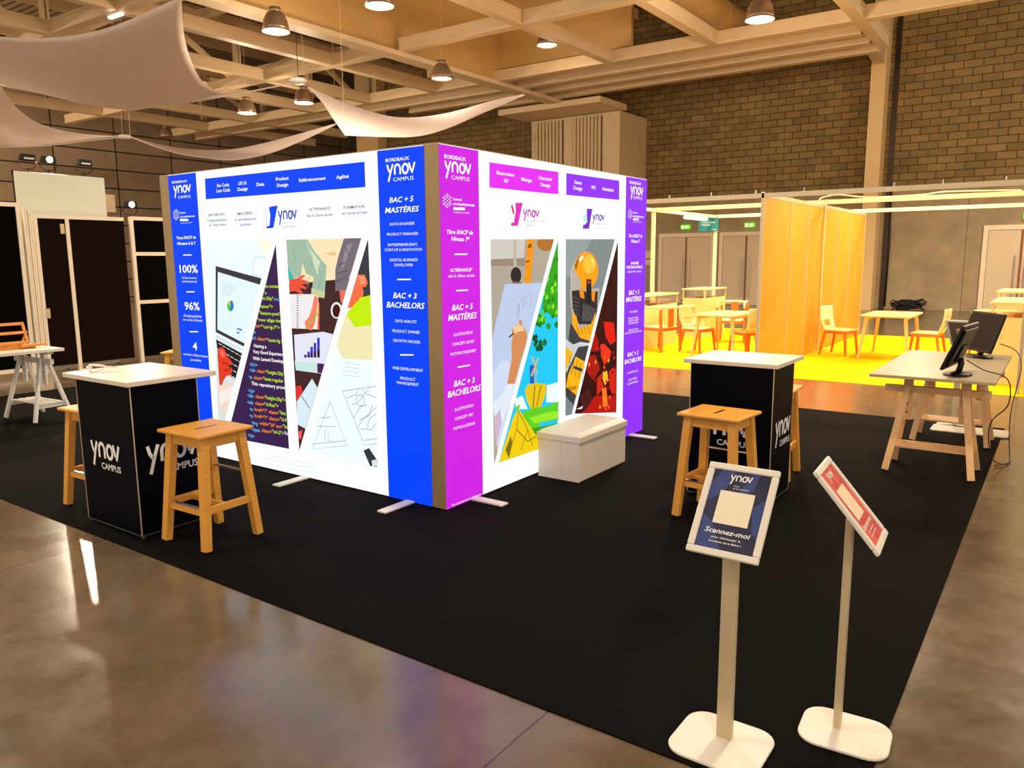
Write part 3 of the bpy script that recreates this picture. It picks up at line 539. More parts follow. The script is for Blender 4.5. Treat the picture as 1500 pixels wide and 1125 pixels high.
RIGHT_ITEMS = [
('band_near','p',(208,34,226),[(0.0,0.012),(0.4093,0.012),(0.4093,2.418),(0.0,2.418)]),
('band_far','p',(146,48,248),[(2.5726,0.012),(3.0,0.012),(3.0,2.418),(2.5726,2.418)]),
('band_near', 't', (255, 255, 255), 'BORDEAUX', 0.0536, 0.2744, 2.3491, 0.0247, 1, 0),
('band_near','y',(255,255,255),0.0549,0.329,2.2537,0.0681,0.105),
('band_near', 't', (255, 255, 255), 'CAMPUS', 0.1209, 0.3089, 2.2232, 0.0272, 0, 0),
('band_near','p',(255,255,255),[(0.117,2.0524),(0.1134,2.0472),(0.1065,2.0469),(0.1032,2.0517),(0.1068,2.0569),(0.1137,2.0572)]),
('band_near','p',(255,255,255),[(0.1005,2.0608),(0.0969,2.0556),(0.09,2.0553),(0.0867,2.0601),(0.0903,2.0652),(0.0972,2.0656)]),
('band_near','p',(255,255,255),[(0.1169,2.0729),(0.1136,2.0681),(0.1071,2.0678),(0.104,2.0722),(0.1074,2.077),(0.1138,2.0774)]),
('band_near','p',(255,255,255),[(0.0791,2.0301),(0.0755,2.0249),(0.0687,2.0246),(0.0655,2.0294),(0.069,2.0345),(0.0759,2.0349)]),
('band_near','p',(255,255,255),[(0.0797,2.0485),(0.0761,2.0433),(0.0693,2.043),(0.0661,2.0478),(0.0696,2.0529),(0.0764,2.0533)]),
('band_near','p',(255,255,255),[(0.0975,2.0414),(0.0941,2.0366),(0.0876,2.0363),(0.0846,2.0408),(0.0879,2.0455),(0.0944,2.0458)]),
('band_near','p',(255,255,255),[(0.043,2.0487),(0.0394,2.0436),(0.0327,2.0432),(0.0295,2.048),(0.033,2.0531),(0.0398,2.0534)]),
('band_near','p',(255,255,255),[(0.0598,2.0587),(0.0562,2.0535),(0.0494,2.0532),(0.0462,2.058),(0.0498,2.0631),(0.0565,2.0634)]),
('band_near','p',(255,255,255),[(0.0607,2.0396),(0.0574,2.0348),(0.051,2.0345),(0.048,2.039),(0.0513,2.0437),(0.0577,2.044)]),
('band_near','p',(255,255,255),[(0.0443,2.0893),(0.0408,2.0842),(0.034,2.0838),(0.0308,2.0885),(0.0344,2.0936),(0.0411,2.094)]),
('band_near','p',(255,255,255),[(0.0605,2.0811),(0.0569,2.0759),(0.0502,2.0756),(0.0469,2.0803),(0.0505,2.0854),(0.0573,2.0858)]),
('band_near','p',(255,255,255),[(0.0435,2.069),(0.0402,2.0642),(0.0338,2.0639),(0.0308,2.0683),(0.0341,2.073),(0.0405,2.0734)]),
('band_near','p',(255,255,255),[(0.0817,2.1118),(0.0781,2.1066),(0.0713,2.1062),(0.0681,2.1109),(0.0716,2.1161),(0.0785,2.1165)]),
('band_near','p',(255,255,255),[(0.0811,2.0934),(0.0776,2.0883),(0.0707,2.0879),(0.0675,2.0926),(0.0711,2.0978),(0.0779,2.0982)]),
('band_near','p',(255,255,255),[(0.0627,2.1003),(0.0593,2.0955),(0.053,2.0951),(0.05,2.0995),(0.0533,2.1043),(0.0596,2.1047)]),
('band_near','p',(255,255,255),[(0.1183,2.0935),(0.1147,2.0883),(0.1078,2.0879),(0.1045,2.0927),(0.1081,2.0979),(0.115,2.0983)]),
('band_near','p',(255,255,255),[(0.1012,2.0833),(0.0976,2.0782),(0.0907,2.0778),(0.0875,2.0826),(0.091,2.0877),(0.0979,2.0881)]),
('band_near','p',(255,255,255),[(0.0994,2.1024),(0.096,2.0976),(0.0896,2.0972),(0.0865,2.1017),(0.0899,2.1064),(0.0963,2.1068)]),
('band_near','p',(255,255,255),[(0.0804,2.071),(0.0768,2.0658),(0.07,2.0655),(0.0668,2.0702),(0.0703,2.0753),(0.0772,2.0757)]),
('band_near', 't', (255, 255, 255), 'FRANCE', 0.1323, 0.2239, 2.0838, 0.0142, 1, 0),
('band_near', 't', (255, 255, 255), 'compétences', 0.1314, 0.3581, 2.0577, 0.0188, 1, 0),
('band_near','p',(255,255,255),[(0.1326,2.0326),(0.253,2.0361),(0.2525,2.0184),(0.132,2.0152)]),
('band_near', 't', (255, 255, 255), 'enregistrée au RNCP', 0.1333, 0.3031, 2.0025, 0.0099, 0, 0),
('band_near', 't', (255, 255, 255), 'Titre RNCP de', 0.0604, 0.3368, 1.8748, 0.0288, 1, 1),
('band_near', 't', (255, 255, 255), 'Niveau 7*', 0.1055, 0.2986, 1.8306, 0.0289, 1, 1),
('band_near','l',(255,255,255),[(0.1374,1.7292),(0.2721,1.7303)],0.009),
('band_near', 't', (255, 255, 255), 'ALTERNANCE*', 0.0871, 0.3212, 1.6271, 0.0225, 1, 0),
('band_near', 't', (255, 255, 255), 'dès la 4ème année', 0.0669, 0.3464, 1.5888, 0.0203, 0, 0),
('band_near','l',(255,255,255),[(0.1444,1.4904),(0.2712,1.4891)],0.009),
('band_near', 't', (255, 255, 255), 'BAC + 5', 0.0986, 0.3228, 1.3801, 0.0391, 1, 1),
('band_near', 't', (255, 255, 255), 'MASTÈRES', 0.0567, 0.3645, 1.3161, 0.0419, 1, 1),
('band_near', 't', (255, 255, 255), 'ILLUSTRATEUR', 0.1113, 0.3161, 1.2, 0.0211, 0, 0),
('band_near', 't', (255, 255, 255), 'CONCEPT ARTIST', 0.0953, 0.3318, 1.1366, 0.0212, 0, 0),
('band_near', 't', (255, 255, 255), 'MOTION DESIGNER*', 0.0732, 0.352, 1.0717, 0.0212, 0, 0),
('band_near','l',(255,255,255),[(0.1454,0.9765),(0.2782,0.9744)],0.009),
('band_near', 't', (255, 255, 255), 'BAC + 3', 0.1014, 0.3295, 0.8677, 0.0416, 1, 1),
('band_near', 't', (255, 255, 255), 'BACHELORS', 0.0349, 0.3965, 0.8047, 0.0431, 1, 1),
('band_near', 't', (255, 255, 255), 'ILLUSTRATION', 0.1084, 0.3075, 0.6901, 0.0217, 0, 0),
('band_near', 't', (255, 255, 255), 'CONCEPT ART', 0.1066, 0.3081, 0.6261, 0.0217, 0, 0),
('band_near', 't', (255, 255, 255), 'MOTION DESIGN', 0.0903, 0.324, 0.5606, 0.0218, 0, 0),
('band_near', 't', (255, 255, 255), '*Sur certaines de nos formations', 0.0519, 0.3831, 0.0296, 0.0183, 0, 0),
('pink_banner','p',(226,45,240),[(0.5327,2.3542),(1.4267,2.3625),(1.4274,2.1922),(0.5294,2.1849)]),
('purple_banner','p',(146,48,248),[(1.5445,2.3637),(2.4423,2.3717),(2.4474,2.2057),(1.5457,2.1956)]),
('pink_banner', 't', (255, 255, 255), 'Illustration', 0.6137, 0.8279, 2.2934, 0.025, 1, 0),
('pink_banner', 't', (255, 255, 255), '2D', 0.6974, 0.753, 2.246, 0.0251, 1, 0),
('pink_banner', 't', (255, 255, 255), 'Manga', 0.9173, 1.0556, 2.2721, 0.026, 1, 0),
('pink_banner', 't', (255, 255, 255), 'Character', 1.1429, 1.3396, 2.3005, 0.0269, 1, 0),
('pink_banner', 't', (255, 255, 255), 'Design', 1.1752, 1.3125, 2.2516, 0.027, 1, 0),
('purple_banner', 't', (255, 255, 255), 'Game', 1.6691, 1.7871, 2.3065, 0.0286, 1, 0),
('purple_banner', 't', (255, 255, 255), 'Design', 1.6572, 1.7954, 2.2602, 0.0287, 1, 0),
('purple_banner', 't', (255, 255, 255), 'VFX', 1.9436, 2.0211, 2.2837, 0.0296, 1, 0),
('purple_banner', 't', (255, 255, 255), 'Animation', 2.1309, 2.3384, 2.2846, 0.0305, 1, 0),
('pink_logo','p',(225,45,190),[(0.8393,2.0977),(0.9341,2.1026),(0.8695,1.9337),(0.7799,1.9322),(0.788,1.9526),(0.8237,1.9605),(0.82,1.9794),(0.8445,2.0308)]),
('pink_logo','l',(225,30,90),[(0.7936,2.0787),(0.8205,2.0186)],0.022),
('pink_logo','l',(250,200,235),[(0.7661,2.0718),(0.7649,1.983)],0.006),
('pink_logo','l',(255,255,255),[(0.8368,2.0529),(0.8157,1.9568)],0.012),
('pink_logo','y',(190,50,190),0.9395,1.1528,2.0047,0.0519,0.12),
('pink_logo', 't', (64, 104, 160), 'ILLUSTRATION', 0.9824, 1.2185, 1.9776, 0.0163, 0, 0),
('pink_logo', 't', (64, 104, 160), 'DIGITALE', 0.9822, 1.092, 1.9442, 0.0162, 0, 0),
('purple_logo','p',(120,45,200),[(1.8728,2.1026),(1.968,2.107),(1.9123,1.9401),(1.805,1.9373),(1.8175,1.9697),(1.859,1.9774),(1.8738,2.0359)]),
('purple_logo','p',(190,235,235),[(1.8087,2.0462),(1.8735,2.059),(1.885,1.9911),(1.8173,1.9826)]),
('purple_logo','y',(105,60,190),1.972,2.1812,2.0144,0.0488,0.12),
('purple_logo', 't', (64, 104, 160), 'ANIMATION', 2.0217, 2.2081, 1.9839, 0.0159, 0, 0),
('purple_logo', 't', (120, 200, 205), '& JEUX VIDÉO', 2.0224, 2.1975, 1.9518, 0.016, 0, 0),
('band_far', 't', (255, 255, 255), 'BORDEAUX', 2.6442, 2.8779, 2.374, 0.0253, 1, 0),
('band_far','y',(255,255,255),2.6623,2.9239,2.2701,0.0735,0.105),
('band_far', 't', (255, 255, 255), 'CAMPUS', 2.712, 2.9067, 2.2454, 0.0284, 0, 0),
('band_far','p',(255,255,255),[(2.7066,2.0729),(2.7035,2.0679),(2.6969,2.0677),(2.6934,2.0724),(2.6965,2.0773),(2.7032,2.0776)]),
('band_far','p',(255,255,255),[(2.6902,2.0812),(2.6871,2.0762),(2.6805,2.076),(2.677,2.0806),(2.6801,2.0856),(2.6867,2.0858)]),
('band_far','p',(255,255,255),[(2.7052,2.0927),(2.7023,2.0881),(2.6961,2.0878),(2.6928,2.0922),(2.6958,2.0967),(2.702,2.097)]),
('band_far','p',(255,255,255),[(2.6717,2.0517),(2.6686,2.0468),(2.662,2.0466),(2.6585,2.0513),(2.6616,2.0562),(2.6682,2.0564)]),
('band_far','p',(255,255,255),[(2.671,2.0695),(2.6679,2.0646),(2.6613,2.0644),(2.6579,2.069),(2.661,2.0739),(2.6675,2.0742)]),
('band_far','p',(255,255,255),[(2.6886,2.0625),(2.6857,2.0579),(2.6795,2.0577),(2.6762,2.062),(2.6791,2.0666),(2.6853,2.0668)]),
('band_far','p',(255,255,255),[(2.6355,2.0702),(2.6324,2.0653),(2.6259,2.065),(2.6225,2.0697),(2.6256,2.0745),(2.6321,2.0748)]),
('band_far','p',(255,255,255),[(2.6511,2.0796),(2.648,2.0747),(2.6415,2.0745),(2.638,2.0791),(2.6411,2.084),(2.6476,2.0843)]),
('band_far','p',(255,255,255),[(2.6532,2.0612),(2.6503,2.0566),(2.6442,2.0564),(2.641,2.0607),(2.6439,2.0653),(2.65,2.0655)]),
('band_far','p',(255,255,255),[(2.6341,2.1095),(2.631,2.1046),(2.6245,2.1043),(2.6211,2.1089),(2.6242,2.1138),(2.6307,2.1141)]),
('band_far','p',(255,255,255),[(2.6503,2.1013),(2.6472,2.0964),(2.6407,2.0961),(2.6372,2.1007),(2.6403,2.1056),(2.6469,2.1059)]),
('band_far','p',(255,255,255),[(2.6346,2.0898),(2.6317,2.0853),(2.6256,2.085),(2.6224,2.0893),(2.6253,2.0939),(2.6314,2.0941)]),
('band_far','p',(255,255,255),[(2.6687,2.1307),(2.6656,2.1258),(2.6591,2.1255),(2.6556,2.1301),(2.6587,2.135),(2.6653,2.1353)]),
('band_far','p',(255,255,255),[(2.6694,2.1129),(2.6663,2.108),(2.6597,2.1077),(2.6563,2.1124),(2.6594,2.1173),(2.6659,2.1176)]),
('band_far','p',(255,255,255),[(2.6511,2.1198),(2.6482,2.1153),(2.6421,2.115),(2.6389,2.1193),(2.6418,2.1239),(2.6479,2.1241)]),
('band_far','p',(255,255,255),[(2.7051,2.1125),(2.702,2.1076),(2.6954,2.1073),(2.6919,2.1119),(2.6951,2.1169),(2.7017,2.1172)]),
('band_far','p',(255,255,255),[(2.6894,2.1029),(2.6863,2.098),(2.6797,2.0977),(2.6762,2.1024),(2.6793,2.1073),(2.6859,2.1076)]),
('band_far','p',(255,255,255),[(2.6864,2.1214),(2.6835,2.1168),(2.6773,2.1165),(2.674,2.1208),(2.677,2.1254),(2.6831,2.1257)]),
('band_far','p',(255,255,255),[(2.6702,2.0913),(2.6671,2.0863),(2.6605,2.0861),(2.6571,2.0907),(2.6602,2.0956),(2.6667,2.0959)]),
('band_far', 't', (255, 255, 255), 'FRANCE', 2.7139, 2.8073, 2.1063, 0.0142, 1, 0),
('band_far', 't', (255, 255, 255), 'compétences', 2.7151, 2.9408, 2.0775, 0.0215, 1, 0),
('band_far','p',(255,255,255),[(2.719,2.0563),(2.8356,2.0577),(2.8363,2.0404),(2.7196,2.0393)]),
('band_far', 't', (255, 255, 255), 'enregistrée au RNCP', 2.7202, 2.893, 2.0264, 0.0115, 0, 0),
('band_far', 't', (255, 255, 255), 'Titre RNCP de', 2.6392, 2.9151, 1.899, 0.0317, 1, 1),
('band_far', 't', (255, 255, 255), 'Niveau 7', 2.6884, 2.8739, 1.8515, 0.0318, 1, 1),
('band_far', 't', (255, 255, 255), 'ANNÉE', 2.6863, 2.8525, 1.6485, 0.0248, 1, 0),
('band_far', 't', (255, 255, 255), 'PROFESSIONNELLE', 2.6082, 2.9345, 1.6121, 0.0248, 1, 0),
('band_far', 't', (255, 255, 255), 'dès la 4ème année', 2.6285, 2.9126, 1.5727, 0.0219, 0, 0),
('band_far', 't', (255, 255, 255), 'BAC + 5', 2.6576, 2.8772, 1.3777, 0.0442, 1, 1),
('band_far', 't', (255, 255, 255), 'MASTÈRES', 2.6057, 2.9272, 1.3159, 0.0458, 1, 1),
('band_far', 't', (255, 255, 255), 'VFX ARTIST', 2.6846, 2.8511, 1.1963, 0.0208, 0, 0),
('band_far', 't', (255, 255, 255), 'RÉALISATEUR', 2.6624, 2.8644, 1.1374, 0.0177, 0, 0),
('band_far', 't', (255, 255, 255), 'DE JEUX VIDÉO', 2.6563, 2.8727, 1.1133, 0.0177, 0, 0),
('band_far', 't', (255, 255, 255), "D'ANIMATION", 2.6641, 2.87, 1.0891, 0.0177, 0, 0),
('band_far', 't', (255, 255, 255), 'RÉALISATEUR', 2.6663, 2.869, 1.0264, 0.0178, 0, 0),
('band_far', 't', (255, 255, 255), "DE FILMS D'ANIMATION", 2.5981, 2.9323, 1.0026, 0.0178, 0, 0),
('band_far', 't', (255, 255, 255), 'BAC + 3', 2.6535, 2.8748, 0.7987, 0.0408, 1, 1),
('band_far', 't', (255, 255, 255), 'BACHELORS', 2.5933, 2.9513, 0.7362, 0.0426, 1, 1),
('band_far', 't', (255, 255, 255), 'ANIMATION 3D', 2.6596, 2.8748, 0.6238, 0.0197, 0, 0),
('band_far', 't', (255, 255, 255), 'JEUX VIDÉO', 2.6796, 2.8592, 0.5546, 0.0198, 0, 0),
('band_far', 't', (255, 255, 255), '& ANIMATION', 2.6633, 2.8791, 0.5183, 0.0198, 0, 0),
('picture_painter','p',(176,166,150),[(0.5337,1.8333),(1.3635,1.8459),(0.5535,0.2143),(0.546,0.216)]),
('picture_painter','p',(205,200,192),[(0.5337,1.8332),(0.9647,1.8398),(0.9427,1.6905),(0.5348,1.6819)]),
('picture_painter','p',(150,138,120),[(0.5347,1.6937),(0.9636,1.702),(0.9631,1.6439),(0.5351,1.649)]),
('picture_painter','p',(190,180,160),[(0.8123,1.8375),(0.8523,1.8381),(0.8501,1.6452),(0.8099,1.6457)]),
('picture_painter','p',(176,112,40),[(1.325,1.7685),(1.3183,1.7651),(1.2834,1.756),(1.245,1.7528),(1.207,1.7557),(1.1731,1.7644),(1.1465,1.7779),(1.1295,1.795),(1.1237,1.8139),(1.1296,1.8329),(1.139,1.8425),(1.3542,1.8457),(1.3604,1.8398)]),
('picture_painter','p',(240,150,20),[(0.9897,1.8402),(1.085,1.8416),(1.0382,1.513),(0.9474,1.5157)]),
('picture_painter','p',(150,85,15),[(0.9893,1.7834),(1.0273,1.8128),(1.0591,1.7956),(1.0271,1.772)]),
('picture_painter','p',(150,85,15),[(0.9696,1.6787),(1.0223,1.6901),(1.0158,1.6726),(0.9695,1.6648)]),
('picture_painter','p',(45,38,40),[(0.9106,1.5749),(0.907,1.5564),(0.8969,1.5398),(0.8814,1.5268),(0.8619,1.5189),(0.8406,1.5166),(0.8194,1.5201),(0.8005,1.5292),(0.7857,1.5427),(0.7763,1.5595),(0.7732,1.5779),(0.7768,1.5961),(0.7866,1.6125),(0.8017,1.6253),(0.8208,1.6335),(0.8419,1.6361),(0.8632,1.6329),(0.8824,1.6241),(0.8976,1.6106),(0.9074,1.5937)]),
('picture_painter','p',(150,90,70),[(0.7985,1.5316),(0.9102,1.5284),(0.8994,1.4822),(0.808,1.4854)]),
('picture_painter','p',(188,203,235),[(0.6997,1.5174),(1.1976,1.5117),(0.8788,0.8697),(0.5919,0.8452),(0.5435,0.541),(0.539,1.1273)]),
('picture_painter','p',(205,218,242),[(0.541,0.8748),(0.6748,0.9807),(0.8692,0.8824),(0.8036,0.718),(0.591,0.2897),(0.5413,0.8369)]),
('picture_painter','l',(120,130,160),[(0.8663,1.2616),(0.8818,1.3662),(0.9403,1.4221),(0.961,1.3976),(0.9186,1.329)],0.004),
('picture_painter','l',(120,130,160),[(0.9715,1.3971),(1.0357,1.4656),(1.0569,1.4171),(1.0135,1.3356)],0.004),
('picture_painter','l',(120,130,160),[(0.8818,1.3662),(0.846,1.2746)],0.004),
('picture_painter','p',(212,140,85),[(0.7847,1.1835),(0.8176,1.2062),(0.8727,1.2148),(0.8775,1.25),(0.9086,1.2402),(0.9217,1.201),(0.9735,1.156),(0.9845,1.1098),(0.9565,1.0347),(0.8876,0.9254),(0.8124,0.7709),(0.7188,0.7836),(0.782,0.9755),(0.7746,1.0711),(0.795,1.1387)]),
('picture_painter','p',(245,200,150),[(0.7957,1.1953),(0.8727,1.2148),(0.9217,1.1985),(0.9507,1.1514),(0.8944,1.1623),(0.8169,1.1495)]),
('picture_painter','l',(30,22,25),[(0.7473,1.1264),(0.806,1.1529)],0.012),
('picture_painter','p',(222,232,245),[(0.7144,0.7804),(0.8235,0.772),(0.7556,0.6271),(0.6031,0.4609),(0.5623,0.5191),(0.5445,0.6728),(0.6493,0.7072)]),
('picture_painter','p',(205,180,205),[(0.5527,0.5586),(0.6266,0.6094),(0.6461,0.5042),(0.5695,0.3398)]),
('picture_windmill','p',(25,200,245),[(1.422,1.8383),(1.4281,0.1993),(0.6051,0.2112)]),
('picture_windmill','p',(40,160,20),[(1.2044,1.2402),(1.2429,1.2104),(1.2179,1.1801),(1.1729,1.1981),(1.1663,1.2231)]),
('picture_windmill','p',(25,120,15),[(1.3608,1.2921),(1.4009,1.2621),(1.375,1.231),(1.3282,1.2491),(1.3212,1.2745)]),
('picture_windmill','p',(25,120,15),[(1.1293,1.2388),(1.1669,1.2093),(1.1423,1.1793),(1.0998,1.1965),(1.1186,1.234)]),
('picture_windmill','p',(25,120,15),[(1.3685,1.7196),(1.4083,1.6924),(1.3827,1.6605),(1.3397,1.6745),(1.3603,1.7155)]),
('picture_windmill','p',(25,120,15),[(1.1594,1.2768),(1.1973,1.2475),(1.1726,1.2173),(1.1283,1.2349),(1.1251,1.247),(1.1344,1.2655)]),
('picture_windmill','p',(25,120,15),[(1.1554,1.2257),(1.1933,1.196),(1.1686,1.1659),(1.1242,1.1839),(1.1177,1.2087)]),
('picture_windmill','p',(120,215,40),[(1.3891,1.5074),(1.4233,1.483),(1.4233,1.4714),(1.4034,1.4471),(1.3564,1.4638),(1.3494,1.4888)]),
('picture_windmill','p',(25,120,15),[(1.2524,1.4183),(1.2912,1.3896),(1.266,1.3587),(1.2207,1.3756),(1.214,1.4004)]),
('picture_windmill','p',(25,120,15),[(1.1122,1.2213),(1.13,1.2072),(1.1057,1.1773),(1.0928,1.1826)]),
('picture_windmill','p',(25,120,15),[(1.4104,1.2013),(1.4244,1.1907),(1.4246,1.1395),(1.3774,1.1581),(1.3702,1.1839)]),
('picture_windmill','p',(40,160,20),[(1.3583,1.5743),(1.3981,1.5462),(1.3724,1.5146),(1.3259,1.5307),(1.319,1.5554)]),
('picture_windmill','p',(120,215,40),[(1.4235,1.4171),(1.4197,1.4185),(1.4125,1.4438),(1.4234,1.4489)]),
('picture_windmill','p',(70,190,25),[(1.4232,1.5156),(1.4128,1.5192),(1.4056,1.5443),(1.423,1.5525)]),
('picture_windmill','p',(40,160,20),[(1.2839,1.1992),(1.3232,1.1689),(1.2977,1.1383),(1.2517,1.1568),(1.2449,1.1822)]),
('picture_windmill','p',(25,120,15),[(1.2636,1.4615),(1.3025,1.433),(1.2773,1.402),(1.2318,1.4187),(1.2251,1.4434)]),
('picture_windmill','p',(25,120,15),[(1.4224,1.7218),(1.4188,1.7229),(1.4116,1.7476),(1.4223,1.7529)]),
('picture_windmill','p',(70,190,25),[(1.3577,1.575),(1.3975,1.5469),(1.3718,1.5153),(1.3253,1.5314),(1.3184,1.5562)]),
('picture_windmill','p',(70,190,25),[(1.143,1.2633),(1.1807,1.2339),(1.1561,1.2037),(1.1122,1.2214),(1.1304,1.2575)]),
('picture_windmill','p',(48,165,22),[(1.422,1.835),(1.3591,1.7005),(1.3168,1.6289),(1.2296,1.4552),(1.1882,1.3139),(1.3367,1.2431),(1.4242,1.2308)]),
('picture_windmill','p',(140,225,45),[(1.4232,1.5172),(1.4155,1.5201),(1.4231,1.5312)]),
('picture_windmill','p',(140,225,45),[(1.3446,1.3451),(1.3727,1.3236),(1.354,1.2984),(1.3214,1.3114)]),
('picture_windmill','p',(90,205,30),[(1.2226,1.3064),(1.2498,1.2852),(1.2316,1.2604),(1.2,1.2734)]),
('picture_windmill','p',(140,225,45),[(1.2569,1.4219),(1.2843,1.4011),(1.266,1.3761),(1.2342,1.3886)]),
('picture_windmill','p',(90,205,30),[(1.27,1.5356),(1.2784,1.5293),(1.2602,1.5042),(1.2552,1.5061)]),
('picture_windmill','p',(30,130,15),[(1.3447,1.4025),(1.3728,1.3813),(1.3541,1.356),(1.3216,1.3688)]),
('picture_windmill','p',(30,130,15),[(1.2771,1.5498),(1.2848,1.5441),(1.2666,1.5189),(1.2624,1.5205)]),
('picture_windmill','p',(140,225,45),[(1.1857,1.2561),(1.2126,1.2347),(1.1945,1.2101),(1.1632,1.2233)]),
('picture_windmill','p',(140,225,45),[(1.3699,1.7345),(1.3758,1.7304),(1.3572,1.7047),(1.3552,1.7054)]),
('picture_windmill','p',(140,225,45),[(1.2,1.2566),(1.2271,1.2351),(1.2089,1.2105),(1.1775,1.2237)]),
('picture_windmill','p',(140,225,45),[(1.4018,1.2984),(1.424,1.2814),(1.4241,1.2681),(1.4114,1.2511),(1.3782,1.2645)]),
('picture_windmill','p',(140,225,45),[(1.3392,1.4664),(1.3672,1.4455),(1.3485,1.4202),(1.3161,1.4326)]),
('picture_windmill','p',(90,205,30),[(1.2821,1.5598),(1.3027,1.5446),(1.2844,1.5194),(1.2654,1.5265)]),
('picture_windmill','p',(30,130,15),[(1.4061,1.7114),(1.4225,1.6999),(1.4226,1.6752),(1.4157,1.6657),(1.3828,1.677)]),
('picture_windmill','p',(90,205,30),[(1.4073,1.4742),(1.4234,1.4624),(1.4235,1.4365),(1.4169,1.4276),(1.3839,1.4401)]),
('picture_windmill','p',(140,225,45),[(1.2222,1.4404),(1.2366,1.4294),(1.2185,1.4045),(1.2065,1.4092)]),
('picture_windmill','p',(140,225,45),[(1.3778,1.5184),(1.406,1.4977),(1.3873,1.4722),(1.3545,1.4844)]),
('picture_windmill','p',(30,130,15),[(1.3278,1.5104),(1.3557,1.4898),(1.3371,1.4644),(1.3048,1.4766)]),
('picture_windmill','p',(30,130,15),[(1.3467,1.6884),(1.3591,1.6796),(1.3406,1.654),(1.3311,1.6573)]),
('picture_windmill','p',(90,205,30),[(1.1872,1.3056),(1.2141,1.2844),(1.1961,1.2598),(1.1648,1.2727)]),
('picture_windmill','p',(30,130,15),[(1.221,1.2509),(1.2483,1.2294),(1.23,1.2046),(1.1984,1.2179)]),
('picture_windmill','p',(30,130,15),[(1.2511,1.4979),(1.2562,1.4941),(1.2381,1.4691),(1.2368,1.4695)]),
('picture_windmill','p',(30,130,15),[(1.3846,1.5758),(1.4128,1.5554),(1.3941,1.5297),(1.3613,1.5417)]),
('picture_windmill','p',(30,130,15),[(1.2786,1.3916),(1.3062,1.3706),(1.2878,1.3455),(1.2558,1.3582)]),
('picture_windmill','p',(90,205,30),[(1.1838,1.3046),(1.2107,1.2834),(1.1926,1.2588),(1.1614,1.2717)]),
('picture_windmill','p',(30,130,15),[(1.34,1.2691),(1.3681,1.2473),(1.3494,1.2221),(1.3168,1.2355)]),
('picture_windmill','p',(90,205,30),[(1.2804,1.3442),(1.308,1.323),(1.2896,1.2979),(1.2576,1.3109)]),
('picture_windmill','p',(90,205,30),[(1.2355,1.2515),(1.2628,1.2299),(1.2446,1.2051),(1.2128,1.2185)]),
('picture_windmill','p',(30,130,15),[(1.3807,1.7561),(1.3875,1.7514),(1.3689,1.7257),(1.3659,1.7267)]),
('picture_windmill','p',(140,225,45),[(1.3296,1.49),(1.3575,1.4693),(1.339,1.4439),(1.3066,1.4563)]),
('picture_windmill','p',(30,130,15),[(1.232,1.3201),(1.2593,1.2989),(1.241,1.274),(1.2094,1.287)]),
('picture_windmill','p',(15,80,40),[(1.055,1.0861),(1.088,1.1121),(1.1163,1.0833),(1.0878,1.0569)]),
('picture_windmill','p',(30,110,30),[(1.1449,1.0355),(1.1787,1.0616),(1.2078,1.0322),(1.1786,1.0056)]),
('picture_windmill','p',(30,110,30),[(1.1178,1.0082),(1.1514,1.0342),(1.1803,1.0048),(1.1513,0.9783)]),
('picture_windmill','p',(30,110,30),[(1.1983,1.0408),(1.2326,1.0671),(1.2621,1.0375),(1.2325,1.0107)]),
('picture_windmill','p',(15,80,40),[(1.132,1.0533),(1.1657,1.0795),(1.1946,1.0502),(1.1655,1.0236)]),
('picture_windmill','p',(30,110,30),[(1.0592,1.0447),(1.0923,1.0706),(1.1207,1.0416),(1.0921,1.0153)]),
('picture_windmill','p',(15,80,40),[(1.0591,1.1156),(1.0689,1.1233),(1.097,1.0947),(1.0686,1.0683),(1.0457,1.0887)]),
('picture_windmill','p',(30,110,30),[(1.1446,1.0342),(1.1784,1.0604),(1.2075,1.031),(1.1783,1.0044)]),
('picture_windmill','p',(30,110,30),[(1.1912,1.0549),(1.2253,1.0813),(1.2548,1.0518),(1.2253,1.025)]),
('picture_windmill','p',(15,80,40),[(1.1444,1.0082),(1.1783,1.0343),(1.2074,1.0048),(1.1781,0.9782)]),
('picture_windmill','p',(15,80,40),[(1.0892,1.0084),(1.1226,1.0342),(1.1513,1.0049),(1.1224,0.9786)]),
('picture_windmill','p',(15,80,40),[(1.0749,1.0655),(1.1081,1.0915),(1.1366,1.0625),(1.1079,1.0361)]),
('picture_windmill','p',(15,80,40),[(1.0693,1.1003),(1.1024,1.1264),(1.1308,1.0976),(1.1022,1.0711)]),
('picture_windmill','p',(15,80,40),[(1.1138,1.024),(1.1474,1.05),(1.1762,1.0207),(1.1472,0.9942)]),
('picture_windmill','p',(35,90,190),[(1.0129,0.885),(1.0763,0.8869),(1.0708,0.7385),(1.0167,0.7458)]),
('picture_windmill','p',(110,190,215),[(1.0714,0.8583),(1.1118,0.8562),(1.1113,0.7357),(1.0708,0.7385)]),
('picture_windmill','p',(205,180,130),[(1.0343,0.9484),(1.0578,0.9525),(1.1236,0.8186),(1.1116,0.8067)]),
('picture_windmill','p',(205,180,130),[(1.1289,0.9449),(1.1409,0.9276),(1.0475,0.7949),(1.0241,0.8111)]),
('picture_windmill','p',(235,250,250),[(0.8301,0.6594),(0.9122,0.6682),(0.9803,0.5518),(0.8212,0.5777),(0.8147,0.6287)]),
('picture_windmill','p',(235,250,250),[(1.2579,0.6994),(1.4235,0.7047),(1.4241,0.536),(1.2453,0.5638)]),
('picture_windmill','p',(230,195,20),[(0.9445,0.703),(0.9817,0.7413),(1.0993,0.7413),(1.2579,0.7063),(1.233,0.6207),(1.1589,0.5363),(1.0271,0.5441),(0.9692,0.62)]),
('picture_windmill','p',(150,120,20),[(1.0754,0.7245),(1.0897,0.7225),(1.0626,0.5518),(1.046,0.5545)]),
